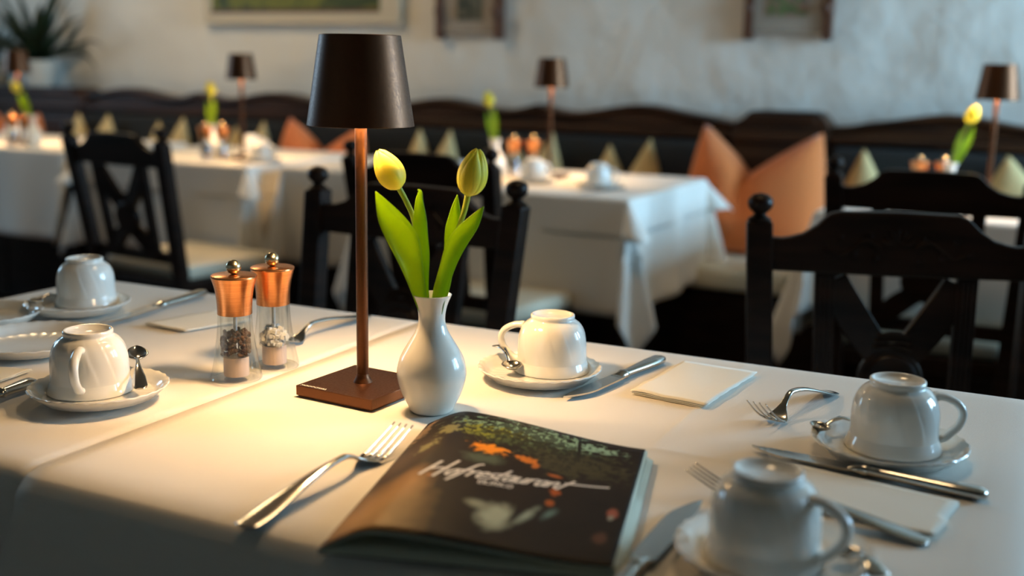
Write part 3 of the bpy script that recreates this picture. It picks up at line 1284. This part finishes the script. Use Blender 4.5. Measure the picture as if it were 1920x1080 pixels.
make_tulip('overexposed pale yellow tulip bending left in the front vase', V0,
           [tp(812, 640, 0), tp(800, 560, .0), tp(788, 470, .012), tp(775, 412, .030), tp(761, 382, .038), tp(746, 354, .038)], .0152, .0450, (10, 130, 250, 70, 190, 310),
           [([tp(805, 600, -.002), tp(791, 545, -.006), tp(778, 490, -.009), tp(762, 440, -.012), tp(737, 395, -.014), tp(713, 350, -.015)], [.004, .0065, .0115, .0155, .0115, .0006], [(.25, -1, 0), (.3, -1, 0), (.35, -1, .1), (.2, -1, .3), (-.1, -1, .3), (-.2, -1, .2)], .38),
            ([tp(805, 600, .003), tp(800, 530, .004), tp(797, 470, .006), tp(792, 420, .008), tp(790, 375, .010), tp(791, 352, .006), tp(787, 349, 0)], [.003, .005, .0075, .0085, .005, .002, .0005], [(-.3, -1, 0)] * 7, .5)])
make_tulip('upright yellow tulip on the right side of the front vase', V0,
           [tp(815, 640, .002), tp(828, 560, .002), tp(845, 480, .003), tp(862, 420, .003), tp(872, 388, .002), tp(879, 357, .0)], .0156, .0485, (-5, 115, 235, 55, 175, 295),
           [([tp(818, 610, -.004), tp(829, 545, -.007), tp(843, 490, -.010), tp(863, 440, -.012), tp(888, 405, -.014), tp(909, 374, -.014)], [.004, .0078, .0085, .0098, .0070, .0006], [(-.4, -1, 0), (-.5, -1, 0), (-.4, -1, .2), (-.1, -1, .3), (.1, -1, .2), (.1, -1, .2)], .45),
            ([tp(818, 610, .004), tp(836, 540, .004), tp(844, 480, .005), tp(850, 430, .006), tp(855, 395, .006), tp(859, 358, .006)], [.003, .004, .0065, .0085, .0060, .0005], [(.5, -1, 0), (.6, -1, 0), (.5, -1, 0), (.3, -1, 0), (.1, -1, 0), (0, -1, 0)], .5)])


def bg_vase_tulip(x, y, dx, label_v, label_t, lean_pts, depth_leaf=0):
    v = dup(vase0, (x, y, TZ + .0004), 0, label_v, 'white bud vases')
    make_tulip(label_t, (x, y, TZ + .0004), lean_pts, .0185, .050, (0, 120, 240),
               [([(0, 0, .09), (dx * .25 - .004, 0, .13), (dx * .5 - .010, 0, .17), (dx * .7 - .016, 0, .205)], [.004, .008, .010, .001], [(0, -1, 0)] * 4, .3),
                ([(0, 0, .09), (dx * .3 + .005, 0, .135), (dx * .6 + .010, 0, .18), (dx * .8 + .013, 0, .215)], [.004, .009, .010, .001], [(0, -1, 0)] * 4, .3)])


bg_vase_tulip(-1.63, 3.20, -.02, 'small white vase on the middle far table', 'yellow tulip on the middle far table', [(0, 0, .06), (-.004, 0, .12), (-.010, 0, .18), (-.018, 0, .222)])
bg_vase_tulip(-2.785, 3.20, 0, 'small white vase on the left far table', 'yellow tulip on the left far table', [(0, 0, .06), (0, 0, .12), (.001, 0, .18), (0, 0, .228)])
bg_vase_tulip(-.264, 3.15, .05, 'small white vase on the right far table', 'yellow tulip leaning right on the right far table', [(0, 0, .06), (.004, 0, .12), (.018, 0, .18), (.037, 0, .225)])
bg_vase_tulip(-3.70, 3.20, -.05, 'small white vase near the left picture edge', 'drooping yellow tulip near the left picture edge', [(0, 0, .06), (-.006, 0, .12), (-.024, 0, .18), (-.045, 0, .215)])


# ------------------------------------------------------------------ mills
def make_mill(name, fill, label, loc, rz):
    t = thing(name, label, 'mill', loc, rz, None)
    bm = new()
    outer = smooth_prof([(.0280, 0), (.0283, .002), (.0262, .012), (.0238, .024), (.0232, .029), (.0222, .036), (.0200, .052), (.0188, .066), (.0184, .0735)], 3)
    inner = [(.0166, .0735), (.0165, .05), (.0170, .030), (.0172, .0265), (0, .0265)]
    lathe(bm, [(0, .0015), (.026, .0015), (.0272, 0)] + outer + inner, 40)
    obj('glass_body', bm, 'mill_glass', t, angle=50)
    bm = new()
    lathe(bm, [(0, .004), (.0140, .004), (.0140, .0255), (0, .0255)], 28)
    obj('grinder', bm, 'mill_insert', t, angle=40)
    bm = new()
    lathe(bm, [(0, .027), (.0022, .027), (.0022, .073), (0, .073)], 12)
    obj('rod', bm, 'acrylic_rod', t)
    bm = new()
    random.seed(5)
    if fill == 'pepper':
        for k in range(230):
            zz = .0285 + .026 * (k / 230)
            rr = .0148 * math.sqrt(random.random()) if k % 2 else .0148
            if zz > .050:
                rr *= .8
            a = random.uniform(0, 2 * PI)
            bmesh.ops.create_icosphere(bm, subdivisions=1, radius=random.uniform(.0019, .0026), matrix=Matrix.Translation((rr * math.cos(a), rr * math.sin(a), zz)))
        o = obj('peppercorns', bm, 'pepper', t, angle=0)
    else:
        for k in range(200):
            a = random.uniform(0, 2 * PI)
            rr = .0145 * math.sqrt(random.random())
            zz = .0275 + random.random() * (.020 * (1 - rr / .019) + .006)
            bmesh.ops.create_cube(bm, size=random.uniform(.003, .0045), matrix=Matrix.Translation((rr * math.cos(a), rr * math.sin(a), zz)) @ Matrix.Rotation(a * 3, 4, (1, .3, a)))
        o = obj('salt_crystals', bm, 'salt', t, smooth=False)
    tag(o, kind='stuff')
    bm = new()
    cp = smooth_prof([(.0190, .0738), (.0190, .0800), (.0196, .0905), (.0215, .1030), (.0247, .1140), (.0252, .1150)], 4)
    lathe(bm, [(0, .0736), (.0186, .0736)] + cp + [(.0250, .1165), (.0240, .1172), (0, .1180)], 56)
    cap = obj('copper_cap', bm, 'copper', t, angle=40)
    bm = new()
    bmesh.ops.create_uvsphere(bm, u_segments=28, v_segments=16, radius=.0083, matrix=Matrix.Translation((0, 0, .1258)) @ Matrix.Scale(.98, 4, (0, 0, 1)))
    obj('knob', bm, 'brass_steel', cap)
    return t


zt_ = TZ + .0004
p1 = at(444, 709, 0)
mill_p = make_mill('pepper_mill', 'pepper', 'copper-topped glass mill full of dark peppercorns left of the front lamp', (p1.x, p1.y, zt_), 0)
p2 = at(515, 686, 0)
mill_s = make_mill('salt_mill', 'salt', 'copper-topped glass mill with white salt, standing behind the pepper mill', (p2.x, p2.y, zt_), 1)
for (x, y), place in (((-1.585, 3.245), 'middle'), ((-2.755, 3.13), 'left'), ((-.345, 3.19), 'right'), ((-3.78, 3.17), 'leftmost')):
    dup(mill_p, (x, y, zt_), 0, 'copper-topped pepper mill on the %s far table' % place, 'pepper mills on the far tables')
    dup(mill_s, (x + .06, y + .02, zt_), 0, 'copper-topped salt mill on the %s far table' % place, 'salt mills on the far tables')


# ------------------------------------------------------------------ cups, saucers, plates
def make_saucer(label, loc, name='saucer', cat='saucer', scale=1.0, group='white fluted saucers'):
    bm = new()
    k = scale

    def mod(r, z, a, i):
        if r > .046 * k:
            f = (r - .046 * k) / (.024 * k)
            z += .0005 * math.cos(30 * a + 5 * f) * f
            r += .0004 * math.cos(30 * a + 5 * f) * f
        return r, z
    pr = [(0, .0022), (.034, .0022), (.0355, 0), (.0375, .0), (.039, .0025), (.058, .0045), (.0685, .0140), (.0700, .0155), (.0692, .0166), (.066, .0158), (.0625, .0118), (.058, .0075), (.0555, .0060), (.0540, .0055), (0, .0055)]
    lathe(bm, [(r * k, z) for r, z in pr], 120, mod)
    o = obj(name, bm, 'arcopal', None, angle=50)
    o.location = loc
    return tag(o, label, cat, group)


def make_cup(label, loc, rz):
    """cup turned upside down; handle along +x"""
    t = thing('coffee_cup', label, 'cup', loc, rz, 'white cups upside down on saucers')
    bm = new()
    raw = [(r_, z_ * .935) for r_, z_ in [(.0425, 0), (.0436, .0012), (.0428, .0050), (.0412, .0095), (.0402, .0125), (.0396, .0150), (.0393, .024), (.0391, .034), (.0380, .044), (.0352, .053), (.0310, .0592), (.0266, .0628), (.0250, .0645), (.0252, .0675)]]
    pr = smooth_prof(raw, 4)

    def mod(r, z, a, i):
        if .013 < z < .062:
            f = math.sin(PI * (z - .013) / .049) ** .5
            ph = (a * 13 / (2 * PI) + (z - .013) * 17) % 1.0
            r += .00055 * f * (ph - .5) * (1 if ph < .88 else (1 - ph) / .12 * 1.0)
        return r, z
    lathe(bm, [(.0395, .0)] + pr + [(.0250, .0652), (.0236, .0658), (.0222, .0651), (.0215, .0628), (0, .0624)], 208, mod)
    obj('body', bm, 'arcopal', t, angle=75)
    bm = new()
    pts = smooth_prof([(.033, 0, .0510), (.043, 0, .0505), (.0545, 0, .0450), (.0600, 0, .0360), (.0575, 0, .0250), (.0505, 0, .0170), (.0455, 0, .0120), (.0400, 0, .0105)], 5)
    tube(bm, pts, [.0044] * 3 + [.0038] * (len(pts) - 6) + [.0042] * 3, 14, 1.25, up=Vector((0, 1, 0)))
    obj('handle', bm, 'arcopal', t, angle=0)
    return t


def cup_set(x, y, hang, lc, ls, cup=None, first=[None]):
    z = TZ + .0004
    cx_, cy_ = (cup.x, cup.y) if cup else (x, y)
    if first[0] is None:
        s = make_saucer(ls, (x, y, z))
        c = make_cup(lc, (cx_, cy_, z + .0057), hang)
        first[0] = (s, c)
        return
    s, c = first[0]
    s2 = s.copy()
    C.objects.link(s2)
    s2.location = (x, y, z)
    s2['label'] = ls
    dup(c, (cx_, cy_, z + .0057), hang, lc)


AR = math.atan2(CX.y, CX.x)       # direction "to the right in the picture"
for spx, cpx, hang, lc, ls in (
        ((1012, 688), (1034, 693), 168, 'white fluted cup upside down on the saucer right of the vase', 'white saucer under the cup right of the vase'),
        ((186, 723), (171, 731), -84, 'white fluted cup upside down at the left, its handle towards the viewer', 'white saucer at the left under the cup with the spoon beside it'),
        ((1667, 826), (1673, 838), -8, 'white fluted cup upside down at the right, its handle pointing right', 'white saucer at the right under the cup above the long knife'),
        ((1450, 1026), (1430, 1042), -38, 'blurred white cup upside down at the bottom right, nearest the viewer', 'blurred white saucer at the bottom right under the nearest cup'),
        ((146, 566), (163, 568), 100, 'white cup upside down at the far left corner of the front table', 'white saucer under the cup at the far left corner of the front table')):
    a_, b_ = at(*spx, .015), at(*cpx, .006)
    # keep the cup's rim on the flat middle of the saucer
    cup_set(a_.x, a_.y, AR + R(hang), lc, ls, cup=b_)

pl = at(62, 637, .012)
q = make_saucer('white fluted plate without a cup behind the left cup', (pl.x, pl.y, TZ + .0002), 'side_plate', 'plate', 1.18, 'empty fluted plates')
pl = at(-25, 588, .012)
q = make_saucer('white fluted plate cut off by the left picture edge', (pl.x, pl.y, TZ - .0008), 'side_plate', 'plate', 1.0, 'empty fluted plates')


# ------------------------------------------------------------------ cutlery
def frame_from(p0, p1):
    """location and z rotation for a thing whose length runs from p0 to p1"""
    d = p1 - p0
    return math.atan2(d.y, d.x), math.hypot(d.x, d.y)


def handle_secs(L_, z_end=.0035, z_neck=.009, wide=.0105):
    out = []
    for f, hw, ht in ((0, .0030, .0010), (.012, .0075, .0016), (.04, wide * .95, .0019), (.10, wide, .0019), (.22, wide * .88, .0019), (.38, wide * .62, .0020), (.55, .0036, .0021), (.70, .0030, .0024), (.82, .0032, .0022)):
        z = z_end + (z_neck - z_end) * math.sin(PI / 2 * min(1, f / .75))
        out.append((f * L_, 0, z, hw, ht))
    return out


def make_fork(label, p0, p1, group='steel forks', zn=.017, rise=.017):
    """p0 handle end, p1 tine tips"""
    rz, Ln = frame_from(p0, p1)
    t = thing('fork', label, 'fork', (p0.x, p0.y, TZ + .0004), rz, group)
    bm = new()
    secs = []
    key = smooth_prof([(0, .0045, .0010), (.008, .0085, .0014), (.03, .0106, .0016), (.12, .0110, .0017), (.25, .0088, .0018), (.40, .0056, .0020), (.52, .0036, .0022), (.60, .0031, .0024), (.66, .0038, .0020), (.70, .0080, .0014), (.735, .0118, .0012), (.775, .0128, .0011)], 4)
    for f, hw, ht in key:
        if f < .57:
            z = .0022 + (zn - .0022) * math.sin(PI / 2 * f / .57) ** 1.5
        else:
            z = zn - (zn - .0028) * sstep((f - .57) / .19)
        secs.append((f * Ln, 0, z, hw, ht))
    loft(bm, secs, 14, .8)
    obj('handle', bm, 'steel', t, angle=50)
    for k in range(4):
        y0 = -.0105 + .007 * k
        bm = new()
        pts, rd = [], []
        for i in range(10):
            g = i / 9
            f = .765 + .235 * g
            pts.append((f * Ln, y0 * (1 - .05 * g), (.0030 + rise * g ** 1.3)))
            rd.append(.0019 - .0011 * g)
        tube(bm, pts, rd, 8, .6)
        obj('tine', bm, 'steel', t, angle=0)
    return t


def make_knife(label, p0, p1, group='steel table knives', hf=.50):
    """p0 handle end, p1 blade tip"""
    rz, Ln = frame_from(p0, p1)
    t = thing('knife', label, 'knife', (p0.x, p0.y, TZ + .0004), rz, group)
    bm = new()
    zc = .0058
    secs = [(f * hf * Ln, 0, zc, hw, ht) for f, hw, ht in ((0, .0040, .0026), (.02, .0075, .0042), (.07, .0094, .0052), (.25, .0094, .0052), (.5, .0078, .0048), (.78, .0058, .0044), (.88, .0056, .0044))]
    loft(bm, secs, 18, .85)
    obj('handle', bm, 'steel', t, angle=50)
    bm = new()
    secs = [((hf * f) * Ln, 0, zc, hw, ht) for f, hw, ht in ((.87, .0066, .0050), (.90, .0074, .0054), (.93, .0066, .0050), (.96, .0060, .0042), (.99, .0070, .0034), (1.02, .0088, .0020))]
    loft(bm, secs, 18, .9)
    obj('bolster', bm, 'steel', t, angle=50)
    bm = new()
    rows = []
    for i in range(25):
        g = i / 24
        x = Ln * (hf * 1.01 + (1 - hf * 1.01) * g)
        top = .0088 + .0004 * math.sin(PI * g)
        belly = .0095 * (1 + .15 * math.sin(PI * g * .9))
        if g > .62:
            k = (g - .62) / .38
            top = top - .0150 * k ** 1.7
            belly *= (1 - k ** 3.0 * .22)
        if g > .995:
            top = -belly + .0012
        z = zc - .0012 * g
        rows.append([(x, top, z + .0009), (x, (top - belly) / 2, z + .0009), (x, -belly, z + .0001), (x, -belly, z - .0001), (x, (top - belly) / 2, z - .0009), (x, top, z - .0009)])
    V_ = grid(bm, rows, closed_u=True)
    bm.faces.new(V_[0]); bm.faces.new(V_[-1])
    obj('blade', bm, 'steel', t, angle=40)
    return t


def make_spoon(label, p0, p1, z0, z1, group='small steel coffee spoons', roll=0, L0=None):
    """p0 handle end, p1 bowl tip; rests on a saucer"""
    rz, Ln = frame_from(p0, p1)
    t = thing('coffee_spoon', label, 'spoon', (p0.x, p0.y, z0), rz, group)
    t.rotation_euler = (roll, -math.atan2(z1 - z0, Ln), rz)
    bm = new()
    secs = []
    for f, hw, ht in ((0, .0040, .0008), (.02, .0068, .0011), (.06, .0078, .0012), (.18, .0066, .0013), (.35, .0034, .0014), (.52, .0020, .0016), (.66, .0022, .0016), (.70, .0036, .0012)):
        secs.append((f * Ln, 0, .0035 + .006 * math.sin(PI * min(1, f / .72)) ** 1.2, hw, ht))
    loft(bm, secs, 12, .85)
    obj('handle', bm, 'steel', t, angle=50)
    bm = new()
    rows = []
    n = 14
    x0, x1 = .675 * Ln, Ln
    for i in range(n + 1):
        g = i / n
        x = x0 + (x1 - x0) * (1 - math.cos(PI * g)) / 2
        gg = (x - x0) / (x1 - x0)
        hw = .0118 * max(0.02, math.sin(PI * gg ** .85)) ** .62
        dep = .0055 * math.sin(PI * gg) ** .7
        rows.append([(x, hw * q, .0048 - dep * (1 - q * q)) for q in [-1 + j / 5 for j in range(11)]])
    grid(bm, rows)
    obj('bowl', bm, 'steel', t, angle=0, solid=.0009)
    return t


# front fork left of the magazine
make_fork('steel fork with raised tines lying left of the magazine', at(455, 985, .004), at(757, 797, .019))
make_knife('steel knife lying between the middle cup and the napkin', at(1240, 672, .006), at(1068, 746, .005))
make_fork('steel fork at the right beside the far table edge', at(1560, 729, .006), at(1418, 755, .030), zn=.024, rise=.027)
make_knife('long steel knife at the right in front of the right cup and saucer', at(1852, 929, .006), at(1405, 839, .005), hf=.54)
make_knife('blurred steel knife half under the right side of the magazine', at(1080, 1190, .006), at(1300, 936, .005), hf=.48)
make_fork('blurred steel fork passing behind the nearest cup, handle to the right', at(1742, 1013, .004), at(1296, 878, .019))
make_knife('steel knife with shiny handle beside the far left cup', at(384, 547, .006), at(196, 606, .005))
make_fork('steel fork at the far table edge behind the lamp pole', at(688, 589, .004), at(500, 632, .019))
make_knife('dark steel knife blade coming out under the left saucer', at(62, 719, .004), at(-90, 775, .004), hf=.45)

# spoons on saucers
zs = TZ + .0100
make_spoon('small spoon on the saucer left of the middle cup, bowl towards the viewer', at(932, 655, .022), at(966, 702, .010), TZ + .0235, TZ + .0125, L0=.1)
make_spoon('small spoon standing on the left saucer at the right side of the cup', at(263, 735, .012), at(256, 664, .022), TZ + .0120, TZ + .0280)
make_spoon('small spoon on the right saucer, left of the right cup', at(1602, 788, .018), at(1524, 806, .015), TZ + .0125, TZ + .0150)
make_spoon('blurred small spoon on the nearest saucer, right of the nearest cup', at(1650, 1085, .016), at(1575, 1035, .012), TZ + .0140, TZ + .0120)
make_spoon('small spoon on the far left saucer, left of its cup', at(112, 556, .016), at(58, 568, .016), TZ + .0125, TZ + .0150)


# ------------------------------------------------------------------ napkins
def napkin(corners, label, layers=3, seed=0, ragged=True):
    t = thing('napkin', label, 'napkin', (corners[0].x, corners[0].y, TZ + .0004), 0, 'folded cream paper napkins')
    o0 = corners[0]
    for l in range(layers):
        bm = new()
        rows = []
        n = 16
        for i in range(n + 1):
            v = i / n
            row = []
            for j in range(n + 1):
                u = j / n
                a = corners[0].lerp(corners[1], u)
                b = corners[3].lerp(corners[2], u)
                p = a.lerp(b, v)
                sh = .0016 * l
                z = .0012 + .0015 * l + .0016 * (noise.noise(Vector((u * 2.5, v * 2.5, seed))) + .4) * (.3 + .5 * l) * (1 if ragged else .3)
                ed = (.0022 * noise.noise(Vector((u * 7, l * 3.1, seed + 2))) if ragged else 0)
                row.append((p.x - o0.x + sh * (1 if v > .5 else -.3) + (ed if i in (0, n) else 0), p.y - o0.y - sh * .4 + (ed if i in (0, n) else 0), z))
            rows.append(row)
        grid(bm, rows)
        obj('paper_layer', bm, 'napkin', t, angle=0, solid=.0005)
    return t


napkin([at(1185, 737, .002), at(1283, 681, .002), at(1414, 702, .002), at(1318, 764, .002)], 'cream paper napkin right of the knife and middle cup', 3, 3)
napkin([at(1455, 866, .002), at(1800, 945, .002), at(1745, 1008, .002), at(1490, 948, .002)], 'cream paper napkin at the right between the long knife and a fork', 3, 5, False)
napkin([at(273, 607, .002), at(405, 583, .002), at(470, 600, .002), at(346, 621, .002)], 'cream paper napkin left of the pepper mill', 2, 7, False)
napkin([at(-60, 690, .002), at(62, 693, .002), at(-2, 716, .002), at(-120, 730, .002)], 'cream paper napkin at the left edge beside the left saucer', 2, 9)


# ------------------------------------------------------------------ magazine
BL, BR, FR, FL = Vector((-.529, .904)), Vector((-.311, .917)), Vector((-.249, .676)), Vector((-.452, .616))


def mag(s, t, lift=1.0, base=.0):
    """s from the rolled spine (0) to the open edge (1), t from the top of the page (0, far) to its foot (1, near)"""
    far, near = BL.lerp(BR, s), FL.lerp(FR, s)
    p = far.lerp(near, t)
    h = .0115 + .001 * t
    arch = (math.sin(PI / 2 * min(1, s / .22)) ** .8) * (1 - sstep((s - .22) / .72))
    z = .0015 + base + lift * h * arch + .0070 * lift * sstep(s / .2)
    return Vector((p.x, p.y, TZ + .0008 + z))


MO = Vector((-.39, .77, TZ))
mg = thing('magazine', 'dark glossy magazine with a garden photo and script title on the front table', 'magazine', MO, 0)


def mag_sheet(name, material, lift, base, s1=1.0, uvs=False, th=.0003, ds=0.0):
    bm = new()
    ly_ = bm.loops.layers.uv.new('uv') if uvs else None
    n, m_ = 60, 24
    rows = [[mag(s1 * j / n + ds * (j / n), i / m_, lift, base) - MO for j in range(n + 1)] for i in range(m_ + 1)]
    V_ = grid(bm, rows)
    if uvs:
        idx = {}
        for i, r in enumerate(V_):
            for j, v in enumerate(r):
                idx[v] = (j / n, i / m_)
        for f in bm.faces:
            for lp in f.loops:
                lp[ly_].uv = idx[lp.vert]
    o = obj(name, bm, material, mg, angle=0, solid=th)
    return o


cover = mag_sheet('front_cover', 'magazine_cover', 1.0, .0022, 1.0, True)
for k, (lf, bs) in enumerate(((.88, .0019), (.83, .0017), (.20, .0009), (.13, .0006), (.06, .0003), (.02, .0000))):
    mag_sheet('page', 'page_paper', lf, bs, 1.0 + .006 + .006 * k)
mag_sheet('back_cover', 'magazine_cover', .01, -.0008, 1.035)


def stroke(bm, pts, hw):
    """ribbon on the cover; pts in (s, t)"""
    pts = smooth_prof(pts, 5) if len(pts) > 2 else [tuple(a + (b - a) * i / 8 for a, b in zip(pts[0], pts[1])) for i in range(9)]
    P_ = [mag(p[0], p[1], 1.0, .0026) - MO for p in pts]
    rows = []
    for i, p in enumerate(P_):
        t = (P_[min(i + 1, len(P_) - 1)] - P_[max(i - 1, 0)]).normalized()
        sd = t.cross(Vector((0, 0, 1))).normalized()
        rows.append([p + sd * hw, p - sd * hw])
    grid(bm, rows)


GL = {
    'H': (.90, [[(0, -.1), (.0, 1.45)], [(.62, -.25), (.62, 1.6)], [(.0, .55), (.35, .70), (.75, .62)]]),
    'o': (.42, [[(.28, .62), (.08, .5), (.02, .2), (.15, .0), (.32, .12), (.34, .42), (.22, .62), (.40, .60)]]),
    'f': (.42, [[(.42, 1.45), (.25, 1.3), (.16, .7), (.10, 0), (.0, -.55)], [(-.05, .6), (.45, .66)]]),
    'r': (.38, [[(.06, .62), (.06, .0)], [(.06, .35), (.2, .6), (.38, .58)]]),
    'e': (.40, [[(.05, .3), (.33, .36), (.28, .6), (.1, .55), (.04, .25), (.15, .0), (.36, .1)]]),
    's': (.34, [[(.32, .6), (.1, .55), (.12, .36), (.28, .24), (.2, .02), (0, .05)]]),
    't': (.34, [[(.18, 1.15), (.12, .5), (.10, .05), (.28, .03)], [(-.04, .62), (.38, .66)]]),
    'a': (.46, [[(.34, .58), (.1, .55), (.03, .2), (.14, .0), (.30, .2), (.36, .6), (.34, .1), (.46, .04)]]),
    'u': (.46, [[(.04, .6), (.03, .15), (.16, .0), (.30, .2), (.36, .6), (.34, .08), (.46, .04)]]),
    'n': (.46, [[(.04, .6), (.04, .0)], [(.05, .35), (.2, .6), (.32, .5), (.34, .08), (.46, .02)]]),
    'T': (.34, [[(.30, 1.0), (.16, .45), (.06, -.15)], [(.05, .62), (1.85, .64)]]),
    'B': (.62, [[(.05, 0), (.05, 1)], [(.05, 1), (.45, .95), (.4, .55), (.05, .52), (.5, .45), (.48, .02), (.05, 0)]]),
    'U': (.62, [[(.05, 1), (.06, .15), (.25, 0), (.45, .15), (.46, 1)]]),
    'R': (.62, [[(.05, 0), (.05, 1)], [(.05, 1), (.45, .9), (.42, .55), (.05, .5)], [(.2, .5), (.5, 0)]]),
    'K': (.62, [[(.05, 0), (.05, 1)], [(.48, 1), (.06, .5), (.5, 0)]]),
    'O': (.62, [[(.25, 1), (.06, .75), (.06, .25), (.25, 0), (.44, .25), (.44, .75), (.25, 1), (.2, .98)]]),
}


def write(word, s0, t0, s1, t1, size, shear, hw, name):
    tot = sum(GL[c][0] for c in word)
    bm = new()
    x = 0
    for ch in word:
        adv, strokes_ = GL[ch]
        for st in strokes_:
            pts = []
            for a, b_ in st:
                xx = (x + a + b_ * shear)
                f = xx / tot
                pts.append((s0 + (s1 - s0) * f, t0 + (t1 - t0) * f - b_ * size))
            stroke(bm, pts, hw)
        x += adv
    obj(name, bm, 'lettering', cover, angle=0)


write('HofrestauranT', .205, .60, .745, .50, .075, .34, .0014, 'title_lettering')
write('BURKO', .43, .60, .565, .585, .026, .0, .0006, 'subtitle_lettering')


# ------------------------------------------------------------------ small things on the far tables
def far_cup(px, py, hang, lc, ls):
    p = at(px, py, .01)
    cup_set(p.x, p.y, hang, lc, ls)


far_cup(1000, 335, 1, 'brightly lit white cup just left of the middle lamp pole', 'white saucer left of the middle lamp pole')
far_cup(1122, 345, 0, 'bluish white cup right of the middle lamp near the table edge', 'white saucer near the edge of the middle far table')
far_cup(471, 283, 1, 'brightly lit white cup right of the left lamp pole', 'white saucer right of the left lamp pole')
far_cup(492, 298, 0, 'bluish white cup at the front of the left far table', 'white saucer at the front of the left far table')
far_cup(28, 255, 1, 'brightly lit white cup near the left picture edge', 'white saucer near the left picture edge')
make_knife('small far knife lying on the middle far table near its edge', at(1170, 352, .006), at(1090, 362, .005), 'cutlery on the far tables')
make_knife('small far knife lying at the front of the left far table', at(522, 296, .006), at(440, 306, .005), 'cutlery on the far tables')
napkin([at(1060, 338, .002), at(1100, 330, .002), at(1160, 334, .002), at(1120, 343, .002)], 'cream paper napkin on the middle far table', 2, 12, False)
